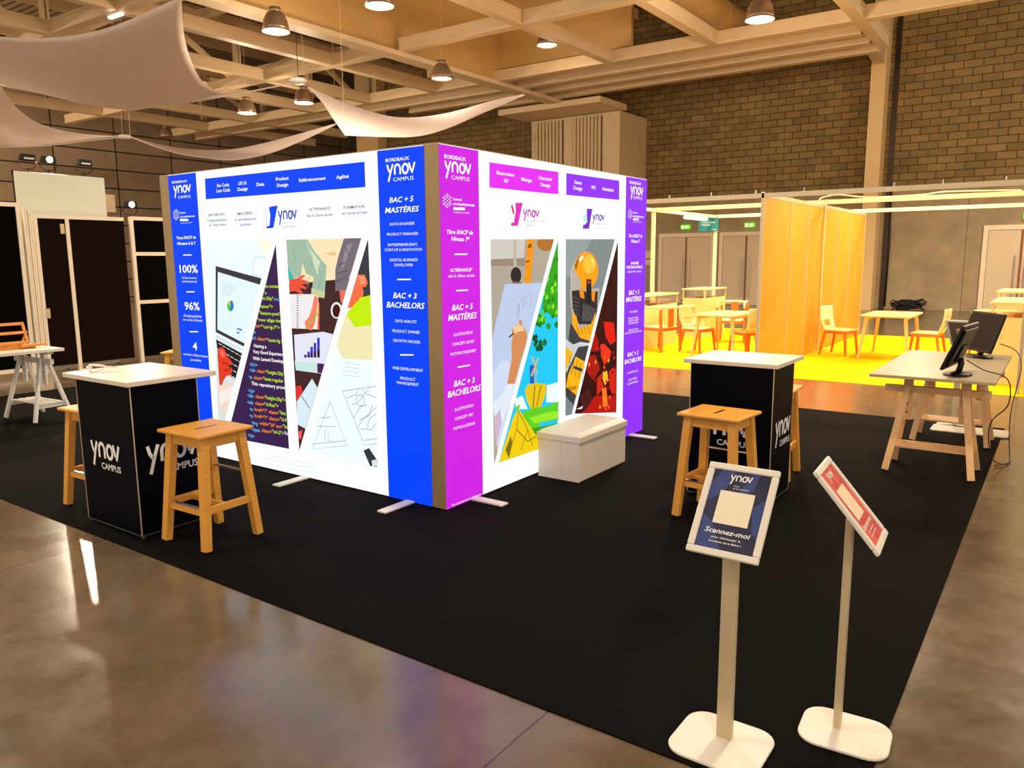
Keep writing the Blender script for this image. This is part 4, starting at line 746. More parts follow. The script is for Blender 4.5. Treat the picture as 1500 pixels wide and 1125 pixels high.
('picture_windmill','p',(150,120,20),[(1.1595,0.713),(1.1765,0.7106),(1.1105,0.5509),(1.0985,0.5528)]),
('picture_windmill','p',(90,205,30),[(0.8996,0.5385),(1.0745,0.5499),(1.2453,0.5293),(1.4268,0.5441),(1.4274,0.3916),(1.1463,0.4152),(1.1862,0.2028),(1.1558,0.2032),(1.0025,0.3869)]),
('picture_windmill','p',(150,230,40),[(1.0031,0.481),(1.2453,0.4809),(1.4271,0.4632),(1.4273,0.405),(1.0739,0.4213)]),
('picture_windmill','p',(60,150,30),[(0.9791,0.3912),(1.4275,0.3626),(1.4281,0.1993),(1.0626,0.2045)]),
('picture_windmill','p',(240,205,10),[(0.6197,0.2404),(0.7088,0.3894),(0.7872,0.5182),(0.8548,0.5788),(0.9335,0.493),(1.1095,0.3123),(1.1534,0.2032),(0.6051,0.2112)]),
('picture_windmill','p',(120,105,20),[(0.6856,0.2901),(0.7523,0.3811),(0.7737,0.3245),(0.7281,0.2157)]),
('picture_windmill','l',(130,105,15),[(0.8545,0.5591),(0.8305,0.4188),(0.7287,0.2549)],0.008),
('picture_windmill','l',(130,105,15),[(0.8545,0.5591),(0.9791,0.3912),(1.0489,0.242)],0.008),
('picture_windmill','l',(130,105,15),[(0.9791,0.3912),(0.8853,0.2486)],0.008),
('picture_windmill','l',(130,105,15),[(0.8305,0.4188),(0.9783,0.297),(1.0974,0.3146)],0.008),
('picture_windmill','p',(120,200,40),[(0.8102,0.5925),(0.8776,0.6079),(0.8544,0.546)]),
('picture_armour','p',(128,138,140),[(1.5405,1.8486),(2.3742,1.8613),(1.6485,0.3973),(1.545,0.4032)]),
('picture_armour','p',(150,160,162),[(1.5481,1.8486),(1.9565,1.8548),(1.6493,1.5461),(1.5502,1.5484)]),
('picture_armour','p',(190,195,195),[(1.6238,1.5978),(1.7107,1.6991),(1.7767,1.5431),(1.6763,1.3646),(1.6129,1.4318)]),
('picture_armour','p',(245,160,15),[(2.0792,1.5901),(2.0696,1.5394),(2.0399,1.4943),(1.9931,1.4594),(1.9344,1.4382),(1.87,1.4326),(1.8064,1.4428),(1.7496,1.4674),(1.705,1.5038),(1.6765,1.5484),(1.6664,1.597),(1.6755,1.6452),(1.703,1.6885),(1.7465,1.7231),(1.8022,1.7454),(1.8651,1.7533),(1.9292,1.7457),(1.9882,1.7228),(2.036,1.6868),(2.0676,1.641)]),
('picture_armour','p',(255,195,60),[(2.0229,1.6445),(2.0182,1.6198),(2.0039,1.5977),(1.9813,1.5804),(1.9528,1.5696),(1.9212,1.5663),(1.8898,1.5708),(1.8615,1.5825),(1.8391,1.6003),(1.8247,1.6224),(1.8195,1.6467),(1.824,1.6708),(1.8378,1.6925),(1.8596,1.7097),(1.8874,1.7208),(1.9186,1.7246),(1.9501,1.7207),(1.9789,1.7094),(2.0021,1.6917),(2.0173,1.6693)]),
('picture_armour','p',(185,175,165),[(1.608,1.4191),(1.6485,1.6229),(1.777,1.5171),(1.8041,1.4377),(2.102,1.4405),(2.0935,1.2951),(1.9863,1.0788),(1.7046,1.1011),(1.6266,1.2893)]),
('picture_armour','p',(45,42,46),[(1.6379,1.4308),(1.8041,1.4403),(1.8837,1.4082),(2.0745,1.4143),(2.0662,1.2399),(2.0445,1.1963),(1.9557,1.1356),(1.7557,1.1501),(1.6518,1.2879)]),
('picture_armour','p',(250,140,20),[(1.7521,1.4422),(1.8304,1.4341),(1.8447,1.3568),(1.7789,1.373)]),
('picture_armour','p',(250,140,20),[(1.9507,1.419),(2.0327,1.4226),(2.0153,1.3219),(1.9519,1.3519)]),
('picture_armour','p',(30,28,32),[(1.8766,1.521),(1.9571,1.519),(1.9717,1.3105),(1.8718,1.3156)]),
('picture_armour','p',(230,60,30),[(1.9008,1.5072),(1.9384,1.5061),(1.9388,1.4835),(1.9012,1.4846)]),
('picture_armour','p',(245,170,20),[(1.6394,1.2627),(1.7162,1.2187),(1.7562,1.1103),(1.9557,1.1356),(2.0363,1.2392),(2.0329,1.1729),(1.9426,0.9907),(1.9176,0.9756),(1.7317,0.9928),(1.6534,1.1182)]),
('picture_armour','p',(60,62,66),[(1.6194,1.1748),(1.7727,1.0351),(1.943,0.9914),(1.7258,0.5534),(1.6671,0.469),(1.5445,0.5736),(1.5437,0.8404)]),
('picture_armour','p',(200,205,208),[(1.543,1.0468),(1.662,0.9879),(1.7731,0.9991),(1.9315,0.9773),(1.9317,0.9686),(1.9251,0.9554),(1.7455,0.9585),(1.5554,0.7582),(1.5432,0.9874)]),
('picture_armour','p',(245,180,15),[(1.5432,0.9837),(1.6627,0.9167),(1.5439,0.7764)]),
('picture_armour','p',(245,180,15),[(1.5824,0.7406),(1.7045,0.8837),(1.8592,0.8224),(1.7252,0.5521),(1.5562,0.6442)]),
('picture_armour','p',(60,60,64),[(1.6776,0.8077),(1.829,0.7616),(1.8249,0.7531),(1.8106,0.741),(1.664,0.7877)]),
('picture_armour','p',(250,170,10),[(1.5613,0.6863),(1.7273,0.5986),(1.7165,0.5519),(1.5508,0.645)]),
('picture_armour', 't', (30, 25, 15), 'EXCAV', 1.567, 1.7215, 0.622, 0.0318, 1, 0),
('picture_armour','p',(120,130,135),[(1.5446,0.5314),(1.6529,0.5004),(1.6287,0.3985),(1.545,0.4032)]),
('picture_armour','p',(150,90,10),[(1.6786,1.6353),(1.7487,1.7183),(1.759,1.7144),(1.7043,1.5964)]),
('picture_armour','p',(255,225,130),[(1.9458,1.6982),(2.0002,1.6847),(2.0286,1.6311),(1.9876,1.6316)]),
('picture_armour','p',(240,235,225),[(1.749,1.699),(1.8314,1.7273),(1.8213,1.6987),(1.775,1.6704),(1.7881,1.6574),(1.7493,1.6732)]),
('picture_armour','p',(90,84,80),[(1.6407,1.3921),(1.7531,1.361),(1.7532,1.3532),(1.6433,1.3816)]),
('picture_armour','p',(90,84,80),[(1.6486,1.3581),(1.7535,1.3295),(1.7536,1.3217),(1.6512,1.3476)]),
('picture_armour','p',(90,84,80),[(1.6565,1.324),(1.7539,1.298),(1.754,1.2901),(1.6591,1.3135)]),
('picture_armour','p',(90,84,80),[(1.6644,1.2898),(1.7543,1.2664),(1.7544,1.2585),(1.667,1.2793)]),
('picture_armour','p',(90,84,80),[(1.6724,1.2555),(1.7547,1.2347),(1.7548,1.2268),(1.675,1.2449)]),
('picture_armour','p',(95,92,95),[(1.8268,1.3179),(1.8479,1.3169),(1.8288,1.1715),(1.8077,1.173)]),
('picture_armour','p',(95,92,95),[(1.864,1.308),(1.8853,1.3069),(1.8607,1.1693),(1.8394,1.1708)]),
('picture_armour','p',(95,92,95),[(1.9015,1.2981),(1.9231,1.2969),(1.8929,1.1671),(1.8714,1.1686)]),
('picture_armour','p',(95,92,95),[(1.9394,1.288),(1.9612,1.2868),(1.9253,1.1648),(1.9036,1.1663)]),
('picture_armour','p',(95,92,95),[(1.9777,1.2778),(1.9997,1.2766),(1.9579,1.1626),(1.9361,1.1641)]),
('picture_armour','p',(95,92,95),[(2.0164,1.2675),(2.0385,1.2663),(1.9908,1.1603),(1.9689,1.1618)]),
('picture_armour','l',(120,70,8),[(1.7041,1.1538),(1.7567,1.0704)],0.006),
('picture_armour','l',(120,70,8),[(1.7662,1.1493),(1.8145,1.0656)],0.006),
('picture_armour','l',(120,70,8),[(1.8292,1.1448),(1.8731,1.0608)],0.006),
('picture_armour','l',(120,70,8),[(1.8933,1.1401),(1.9325,1.0559)],0.006),
('picture_armour','l',(40,38,40),[(1.6219,0.8925),(1.5822,0.7691)],0.007),
('picture_armour','l',(40,38,40),[(1.677,0.8666),(1.6369,0.7423)],0.007),
('picture_armour','l',(40,38,40),[(1.7329,0.8403),(1.6924,0.7151)],0.007),
('picture_armour','l',(40,38,40),[(1.7897,0.8136),(1.7488,0.6875)],0.007),
('picture_armour','l',(40,38,40),[(1.8473,0.7865),(1.806,0.6595)],0.007),
('picture_armour','p',(235,235,235),[(1.7676,0.9895),(1.9171,0.9669),(1.9172,0.961),(1.7733,0.9803)]),
('picture_armour','l',(108,118,122),[(1.5847,1.8492),(1.5492,1.6998)],0.002),
('picture_armour','l',(108,118,122),[(1.6838,1.8507),(1.6378,1.6994)],0.002),
('picture_armour','l',(108,118,122),[(1.7855,1.8523),(1.7285,1.6991)],0.002),
('picture_armour','l',(108,118,122),[(1.8899,1.8538),(1.8213,1.6987)],0.002),
('picture_armour','l',(108,118,122),[(1.997,1.8555),(1.9163,1.6983)],0.002),
('picture_armour','l',(108,118,122),[(2.1069,1.8571),(2.0136,1.6979)],0.002),
('picture_armour','l',(108,118,122),[(2.2198,1.8589),(2.1132,1.6976)],0.002),
('picture_flames','p',(52,4,6),[(2.434,1.8495),(2.4493,0.2816),(1.6956,0.3953)]),
('picture_flames','p',(225,25,15),[(2.1844,1.1424),(2.3752,1.1215),(2.4194,0.948),(2.3161,0.9235),(2.2252,1.0035)]),
('picture_flames','p',(170,10,10),[(2.0346,1.063),(2.1022,0.9691),(2.0825,0.8885),(1.9712,0.8998),(1.9686,0.933)]),
('picture_flames','p',(235,50,20),[(2.1272,0.9443),(2.2047,0.9446),(2.3338,0.8631),(2.3036,0.789),(2.2092,0.7535),(2.145,0.8368)]),
('picture_flames','p',(170,20,10),[(1.9334,0.8637),(2.0376,0.8632),(2.1318,0.732),(2.0117,0.6412),(1.8916,0.7311),(1.8909,0.7799)]),
('picture_flames','p',(255,190,40),[(2.1792,0.6958),(2.2581,0.6938),(2.2924,0.6042),(2.2295,0.5661),(2.181,0.6189)]),
('picture_flames','p',(205,40,15),[(2.0722,0.6484),(2.1639,0.6824),(2.1985,0.5394),(2.0753,0.4958)]),
('picture_flames','p',(215,35,20),[(2.2904,0.6822),(2.4258,0.7285),(2.4342,0.4426),(2.3106,0.5237)]),
('picture_flames','p',(70,25,25),[(1.779,0.5398),(1.9234,0.5782),(2.0458,0.4392),(1.8384,0.397)]),
('picture_flames','p',(185,15,12),[(2.0447,0.5004),(2.4342,0.4426),(2.4389,0.2832),(1.7887,0.3813),(1.8968,0.4024)]),
('picture_flames','p',(255,120,30),[(2.1671,0.5439),(2.2458,0.5483),(2.2823,0.371),(2.1867,0.3707)]),
('picture_flames','p',(230,230,230),[(1.7235,0.4306),(1.8378,0.4418),(1.8092,0.4167)]),
('picture_flames','p',(240,90,25),[(2.316,0.4655),(2.3394,0.4399),(2.3171,0.4213),(2.2972,0.4432)]),
('picture_flames','p',(90,5,8),[(1.9727,0.6369),(1.994,0.613),(1.9734,0.5948),(1.9552,0.6153)]),
('picture_flames','p',(240,90,25),[(2.2418,0.3723),(2.2648,0.3467),(2.2428,0.3283),(2.2232,0.3503)]),
('picture_flames','p',(240,90,25),[(2.2958,0.3773),(2.3192,0.3515),(2.297,0.333),(2.277,0.3551)]),
('picture_flames','p',(150,10,8),[(1.9786,0.6928),(1.9999,0.6691),(1.9793,0.6507),(1.9611,0.6711)]),
('picture_flames','p',(255,150,40),[(2.2162,0.4668),(2.239,0.4415),(2.2172,0.4231),(2.1977,0.4447)]),
('picture_flames','p',(215,30,15),[(2.3428,0.5292),(2.3663,0.5038),(2.344,0.485),(2.3239,0.5067)]),
('picture_flames','p',(150,10,8),[(2.012,0.6828),(2.0336,0.6589),(2.0128,0.6405),(1.9944,0.661)]),
('picture_flames','p',(255,150,40),[(2.0464,0.8189),(2.0681,0.7955),(2.0473,0.7768),(2.0288,0.7969)]),
('picture_flames','p',(90,5,8),[(2.169,0.6408),(2.1915,0.6164),(2.17,0.5977),(2.1508,0.6187)]),
('picture_flames','p',(90,5,8),[(2.364,0.6886),(2.3876,0.6638),(2.3653,0.6447),(2.3451,0.666)]),
('picture_flames','p',(90,5,8),[(2.402,0.7332),(2.4258,0.7085),(2.4033,0.6892),(2.383,0.7104)]),
('picture_flames','p',(150,10,8),[(2.0967,0.931),(2.1187,0.9078),(2.0976,0.8889),(2.0789,0.9087)]),
('picture_flames','p',(215,30,15),[(2.364,0.6558),(2.3877,0.6309),(2.3653,0.6118),(2.3451,0.6331)]),
('picture_flames','p',(90,5,8),[(2.2083,0.7273),(2.231,0.7031),(2.2093,0.6842),(2.19,0.705)]),
('picture_flames','p',(240,90,25),[(2.2101,0.8418),(2.2327,0.818),(2.2111,0.7989),(2.1918,0.8193)]),
('picture_flames','p',(255,150,40),[(2.1324,0.4051),(2.1548,0.3799),(2.1333,0.3617),(2.1142,0.3833)]),
('picture_flames','p',(240,90,25),[(2.2018,0.7568),(2.2244,0.7327),(2.2028,0.7138),(2.1835,0.7344)]),
('picture_flames','p',(90,5,8),[(2.2862,0.6516),(2.3093,0.6269),(2.2873,0.6079),(2.2676,0.6291)]),
('picture_flames','p',(150,10,8),[(2.3664,0.4747),(2.3901,0.4491),(2.3676,0.4303),(2.3474,0.4523)]),
('picture_flames','p',(150,10,8),[(2.3727,0.8734),(2.3963,0.8492),(2.374,0.8298),(2.3539,0.8505)]),
('picture_flames','p',(215,30,15),[(2.3875,0.8191),(2.4112,0.7947),(2.3888,0.7753),(2.3686,0.7962)]),
('picture_flames','p',(215,30,15),[(2.2463,0.6212),(2.2692,0.5964),(2.2474,0.5776),(2.2278,0.5989)]),
('picture_flames','p',(150,10,8),[(2.0252,0.6624),(2.0468,0.6384),(2.026,0.62),(2.0075,0.6406)]),
('picture_flames','p',(255,150,40),[(2.2799,0.8071),(2.3029,0.783),(2.281,0.7638),(2.2613,0.7845)]),
('picture_flames','p',(255,150,40),[(1.9312,0.8101),(1.9522,0.787),(1.9319,0.7686),(1.9139,0.7884)]),
('picture_flames','p',(150,10,8),[(2.2091,0.5792),(2.2319,0.5544),(2.2102,0.5357),(2.1908,0.557)]),
('picture_flames','p',(150,10,8),[(2.2754,0.5569),(2.2985,0.5318),(2.2765,0.5131),(2.2568,0.5346)]),
('picture_flames','p',(215,30,15),[(2.3576,0.5092),(2.3812,0.4837),(2.3588,0.4648),(2.3386,0.4867)]),
('picture_flames','p',(215,30,15),[(2.0721,0.9391),(2.0939,0.916),(2.073,0.8971),(2.0544,0.9169)])]

# ------------------------------------------------------------------ setting: floor, walls, doors
def nodes(m): return m.node_tree.nodes, m.node_tree.links
def floor_mat():
    m = bpy.data.materials.new('polished_concrete_floor'); m.use_nodes = True; n, l = nodes(m); b = n['Principled BSDF']
    tc = n.new('ShaderNodeTexCoord')
    def noise(s, d=6, r=.6):
        x = n.new('ShaderNodeTexNoise'); x.inputs['Scale'].default_value = s; x.inputs['Detail'].default_value = d; x.inputs['Roughness'].default_value = r
        l.new(tc.outputs['Object'], x.inputs['Vector']); return x
    a = noise(.55, 6); c = noise(3.2, 8, .7); d = noise(26., 4)
    r = n.new('ShaderNodeValToRGB'); e = r.color_ramp.elements
    e[0].position = .38; e[0].color = (*lin((84, 70, 54)), 1); e[1].position = .64; e[1].color = (*lin((122, 103, 82)), 1)
    mx = n.new('ShaderNodeMix'); mx.data_type = 'FLOAT'; mx.inputs[0].default_value = .5
    l.new(a.outputs['Fac'], mx.inputs[2]); l.new(c.outputs['Fac'], mx.inputs[3]); l.new(mx.outputs[0], r.inputs[0])
    br = n.new('ShaderNodeTexBrick'); br.offset = 0; mp = n.new('ShaderNodeMapping'); mp.inputs['Location'].default_value = (-2.4+10.0, 1.85, 0)
    l.new(tc.outputs['Object'], mp.inputs['Vector']); l.new(mp.outputs[0], br.inputs['Vector'])
    br.inputs['Scale'].default_value = 1; br.inputs['Brick Width'].default_value = 10.; br.inputs['Row Height'].default_value = 3.25; br.inputs['Mortar Size'].default_value = .005
    br.inputs['Color1'].default_value = br.inputs['Color2'].default_value = (1, 1, 1, 1); br.inputs['Mortar'].default_value = (.3, .27, .23, 1)
    mu = n.new('ShaderNodeMix'); mu.data_type = 'RGBA'; mu.blend_type = 'MULTIPLY'; mu.inputs[0].default_value = 1
    l.new(r.outputs[0], mu.inputs[6]); l.new(br.outputs['Color'], mu.inputs[7]); l.new(mu.outputs[2], b.inputs['Base Color'])
    rr = n.new('ShaderNodeMapRange'); rr.inputs[1].default_value = .3; rr.inputs[2].default_value = .7; rr.inputs[3].default_value = .13; rr.inputs[4].default_value = .24
    l.new(c.outputs['Fac'], rr.inputs[0]); l.new(rr.outputs[0], b.inputs['Roughness'])
    bp = n.new('ShaderNodeBump'); bp.inputs['Strength'].default_value = .05; bp.inputs['Distance'].default_value = .01
    l.new(d.outputs['Fac'], bp.inputs['Height']); l.new(bp.outputs[0], b.inputs['Normal'])
    b.inputs['Specular IOR Level'].default_value = .9
    return m
def grid_mat(name, axes, bw, rh, off, mortar, c1, c2, cm, rough=.8, loc=(0, 0), bias=0., stain=.25):
    m = bpy.data.materials.new(name); m.use_nodes = True; n, l = nodes(m); b = n['Principled BSDF']
    tc = n.new('ShaderNodeTexCoord'); sp = n.new('ShaderNodeSeparateXYZ'); cb = n.new('ShaderNodeCombineXYZ')
    l.new(tc.outputs['Object'], sp.inputs[0])
    for i, ax in enumerate(axes):
        ad = n.new('ShaderNodeMath'); ad.operation = 'ADD'; ad.inputs[1].default_value = loc[i]
        l.new(sp.outputs[ax], ad.inputs[0]); l.new(ad.outputs[0], cb.inputs[i])
    br = n.new('ShaderNodeTexBrick'); br.offset = off; l.new(cb.outputs[0], br.inputs['Vector'])
    for k, v in (('Scale', 1), ('Brick Width', bw), ('Row Height', rh), ('Mortar Size', mortar), ('Mortar Smooth', .15), ('Bias', bias)): br.inputs[k].default_value = v
    br.inputs['Color1'].default_value = (*lin(c1), 1); br.inputs['Color2'].default_value = (*lin(c2), 1); br.inputs['Mortar'].default_value = (*lin(cm), 1)
    nz = n.new('ShaderNodeTexNoise'); nz.inputs['Scale'].default_value = 1.3; nz.inputs['Detail'].default_value = 9; nz.inputs['Roughness'].default_value = .65
    l.new(tc.outputs['Object'], nz.inputs['Vector'])
    rp = n.new('ShaderNodeMapRange'); rp.inputs[1].default_value = .25; rp.inputs[2].default_value = .75; rp.inputs[3].default_value = 1-stain; rp.inputs[4].default_value = 1+stain
    l.new(nz.outputs['Fac'], rp.inputs[0])
    mu = n.new('ShaderNodeMix'); mu.data_type = 'RGBA'; mu.blend_type = 'MULTIPLY'; mu.inputs[0].default_value = 1
    l.new(br.outputs['Color'], mu.inputs[6]); l.new(rp.outputs[0], mu.inputs[7]); l.new(mu.outputs[2], b.inputs['Base Color'])
    bp = n.new('ShaderNodeBump'); bp.inputs['Strength'].default_value = .5; bp.inputs['Distance'].default_value = .01; bp.invert = True
    l.new(br.outputs['Fac'], bp.inputs['Height']); l.new(bp.outputs[0], b.inputs['Normal'])
    b.inputs['Roughness'].default_value = rough
    return m
FLOORM = floor_mat()
BLOCKS = grid_mat('concrete_block_wall', ('Y', 'Z'), .51, .222, .5, .012, (148, 120, 72), (124, 100, 58), (62, 44, 24), .85)
CONC = grid_mat('smooth_concrete_wall', ('Y', 'Z'), 3.9, 3.71, 0, .008, (168, 146, 112), (158, 136, 104), (90, 72, 54), .7, loc=(.69, 0), stain=.3)
SLABS = grid_mat('concrete_slab_wall', ('X', 'Z'), 2.6, .785, 0, .03, (166, 142, 114), (154, 130, 102), (46, 32, 22), .8, loc=(.86, -.12), stain=.18)
fl = MB(); fl.box((-14, -14, -.2), (30, 32, 0), FLOORM); struct('floor', fl)
w = MB(); w.box((23.4, -14, 3.71), (23.8, 24.6, 11), BLOCKS); w.box((23.4, -14, 0), (23.8, 24.6, 3.71), CONC); struct('wall_right', w)
w = MB(); w.box((-14, 31, 0), (29.5, 31.4, 11), SLABS); struct('wall_back', w)
w = MB(); w.box((29.5, 24.2, 0), (29.9, 31.4, 11), BLOCKS); w.box((23.8, 24.2, 0), (29.5, 24.6, 11), BLOCKS); struct('wall_side', w)
DECK = grid_mat('corrugated_roof_deck', ('Y', 'X'), 60, .3, 0, .05, (140, 116, 88), (132, 110, 82), (70, 56, 42), .7, stain=.1)
w = MB(); w.box((-14, -14, 10.6), (29.9, 31.4, 10.8), DECK); struct('ceiling', w)
for i in range(12):                                           # purlins under the roof deck
    w = MB(); w.box((-12, -2+i*3.1-.09, 10.25), (23.4, -2+i*3.1+.09, 10.6), CREAM); struct('roof_purlin', w)
# doors in the far wall
def door(n, y0, y1, single=False):
    r = bpy.data.objects.new('door_%d' % n, None); COL.objects.link(r); r['kind'] = 'structure'; r.location = (23.4, (y0+y1)/2, 0)
    hw = (y1-y0)/2; f = MB()
    f.box((-.06, hw-.13, 0), (.02, hw, 2.56), DOORF); f.box((-.06, -hw, 0), (.02, -hw+.13, 2.56), DOORF); f.box((-.06, -hw+.13, 2.42), (.02, hw-.13, 2.56), DOORF)
    f.build('door_frame', r)
    for s in (1, -1):
        d = MB(); a, b = sorted((s*.02, s*(hw-.14))); d.box((-.035, a, .01), (.01, b, 2.41), DOORM); d = d.build('door_leaf', r, .004)
        h = MB(); y = s*.13
        h.cyl((-.1, y, .3), (-.1, y, 1.68), .02, CHROME, n=10)
        for z in (.42, 1.56): h.cyl((-.035, y, z), (-.1, y, z), .012, CHROME, n=8)
        h.build('door_handle', d)
        k = MB(); k.cyl((-.03, y, .12), (-.045, y, .12), .028, DARKMETAL, n=12); k.build('floor_bolt', d)
    a = MB(); a.box((-.05, -.03, .01), (.0, .03, 2.42), wood('door_edge_strip', (150, 92, 50), (130, 76, 40))); a.build('meeting_strip', r)
door(1, 7.12, 9.28); door(2, 5.0, 6.95); door(3, -3.1, -1.13)
# steel columns
def column(x0, x1, y0, y1, z1=10.6):
    c = MB(); t = .05
    c.box((x0, y0, 0), (x0+t, y1, z1), COLUMN); c.box((x1-t, y0, 0), (x1, y1, z1), COLUMN); c.box((x0+t, (y0+y1)/2-.05, 0), (x1-t, (y0+y1)/2+.05, z1), COLUMN)
    c.box((x0+t, y0, 0), (x1-t, y0+.03, z1), COLUMN)
    return struct('steel_column', c)
column(22.75, 23.38, 1.72, 2.14)
column(22.8, 23.38, 23.1, 24.5)
c = MB(); c.box((23.36, 1.45, 0), (23.4, 1.6, 10.6), DARKMETAL); struct('trim_1', c)

# ------------------------------------------------------------------ ceiling grid (bottom edge at z = 7)
def beamx(y, x0, x1, w=.26, h=.32, z=7.0, m=CREAM, nm='ceiling_beam'):
    b = MB(); b.box((x0, y-w/2, z), (x1, y+w/2, z+.05), m); b.box((x0, y-w/2, z+h-.05), (x1, y+w/2, z+h), m); b.box((x0, y-w*.42, z+.05), (x1, y+w*.42, z+h-.05), m); struct(nm, b)
def beamy(x, y0, y1, w=.26, h=.31, z=7.004, m=CREAM, nm='ceiling_beam'):
    b = MB(); b.box((x-w/2, y0, z), (x+w/2, y1, z+.05), m); b.box((x-w/2, y0, z+h-.05), (x+w/2, y1, z+h), m); b.box((x-w*.42, y0, z+.05), (x+w*.42, y1, z+h-.05), m); struct(nm, b)
for y, x0, x1 in ((1.1, 8, 19.0), (4.55, 4, 16.2), (7.55, 4, 16.2), (13.9, 3, 16.2), (16.9, 3, 16.2), (19.75, 3, 16.2), (23.3, 3, 21), (26.3, 3, 21.8)): beamx(y, x0, x1)
for x, y0, y1 in ((5.8, 12, 24), (11.86, 1.1, 11.3), (11.86, 11.7, 29), (16.2, -9, 28.8)): beamy(x, y0, y1)
beamy(17.4, 1.3, 28.9); beamy(18.4, 1.3, 17); beamy(19.4, 1.3, 15)
# second layer of trusses above
for y in (19.75, 13.9, 26.3):
    t = MB()
    t.box((3, y-.12, 9.2), (22, y+.12, 9.45), CREAM)
    x = 4.0; k = 0
    while x < 21:
        t.box((x-.09, y-.1, 7.42), (x-.03, y+.1, 9.2), CREAM); t.box((x+.03, y-.1, 7.42), (x+.09, y+.1, 9.2), CREAM)
        if x+3.0 < 22: t.bar((x, y, 7.5) if k % 2 else (x, y, 9.2), (x+3.0, y, 9.2) if k % 2 else (x+3.0, y, 7.5), .14, .14, CREAM)
        x += 3.0; k += 1
    struct('roof_truss', t)
for x in (5.8, 11.9, 17.6): beamy(x, 12, 30, .2, .25, 9.3, CREAM, 'upper_beam')
t = MB()                                                        # star node seen above the first sail
for a in range(8): t.bar((5.2, 17.5, 9.6), (5.2+1.6*math.cos(a*PI/4), 17.5+1.6*math.sin(a*PI/4), 9.1+(a % 2)*.5), .1, .1, CREAM)
struct('roof_brace', t)
# smoke screens hanging over the aisle: sheet boxes with a bottom edge on the grid plane
s_ = MB(); s_.box((2.0, 11.45, 6.98), (16.4, 11.6, 10.25), SCREEN); struct('ceiling_screen', s_)
s_ = MB(); s_.box((16.36, 7.0, 7.42), (16.5, 11.45, 10.25), SCREEN); struct('ceiling_screen', s_)
b = MB(); b.box((1.5, 11.3, 6.9), (19.8, 11.75, 7.02), CREAM); b.box((1.5, 11.62, 7.02), (19.8, 11.75, 7.35), CREAM); struct('screen_rail', b)
b = MB(); b.box((19.6, 9.75, 6.76), (21.5, 13.9, 6.95), CREAM); struct('cabinet_canopy', b)
# beam resting on the column
b = MB(); b.bar((12, 1.1, 7.62), (23, 1.95, 7.62), .3, .4, CREAM); struct('bracket_beam', b)
# vent cabinets high on the wall behind the booth
LOUV = mat('louvre_grey_beige', (204, 178, 136), .5)
v = MB(); v.box((21.3, 9.9, 3.2), (23.4, 13.6, 6.74), LOUV); vc = thing('vent_cabinet', 'tall beige cabinet with vertical pipe grilles beside the block wall', 'vent', (0, 0, 0)); v.build('cabinet_body', vc)
for y0, y1 in ((12.2, 13.4), (10.6, 11.75)):
    q = MB(); n = 8
    q.box((21.27, y0, 3.2), (21.3, y1, 6.65), DARKMETAL)
    for i in range(n):
        y = y0+(i+.5)*(y1-y0)/n; q.cyl((21.24, y, 3.2), (21.24, y, 6.65), .06, LOUV, n=8)
    q.build('pipe_grille', vc)
# duct and pipes
d = MB(); d.cyl((13.0, 4.9, 8.0), (18.5, 4.9, 8.0), .45, SCREEN, n=28)
for x in (14.0, 17.0): d.cyl((x, 4.9, 8.4), (x, 4.9, 10.58), .015, CREAM, n=6)
for x in (14, 15.5, 17, 18.4): d.cyl((x-.03, 4.9, 8.0), (x+.03, 4.9, 8.0), .465, SCREEN, n=28)
tag(d.build('air_duct', smooth=False), 'round beige air duct running above the grid near the block wall', 'duct')
for z in (8.35, 8.55):
    p = MB(); p.cyl((23.25, 3.5, z), (23.25, 13, z), .06, CREAM, n=10)
    tag(p.build('wall_pipe'), 'thin horizontal pipe running high along the dark block wall', 'pipe', 'pipes on the block wall')

# ------------------------------------------------------------------ high bay lamps
def lamp(loc, top, label, lit=True, r=.275, sc=1.):
    t = thing('high_bay_lamp', label, 'lamp', loc, 0, 'high bay lamps under the ceiling grid')
    a = MB(); a.lathe([(r*.5, .37), (r*.66, .33), (r*.84, .22), (r*.95, .09), (r, 0), (r*.97, 0), (r*.92, .09), (r*.8, .21), (r*.5, .33)], (0, 0, 0), SHADE, 28, cap=False); a.cyl((0, 0, .36), (0, 0, .46), r*.42, SHADE, n=16); a.build('lamp_shade', t, smooth=True)
    e = MB(); e.cyl((0, 0, .03), (0, 0, .05), r*.94, LAMPE if lit else SHADE, n=28); e.build('lamp_lens', t)
    h = MB(); h.cyl((0, 0, .46), (0, 0, top-loc[2]), .006, CREAM, n=6); h.build('hanging_rod', t)
    if lit:
        for kd, en, dz in (('SPOT', HB*sc, -.02), ('POINT', HB*.2*sc, -.3)):
            L = bpy.data.lights.new('high_bay_light', kd); L.energy = en; L.color = (1, .83, .62); L.shadow_soft_size = .2
            if kd == 'SPOT': L.spot_size = math.radians(150); L.spot_blend = .5
            lo = bpy.data.objects.new('high_bay_light', L); COL.objects.link(lo); lo.parent = t; lo.location = (0, 0, dz)
    return t
HB = 750.
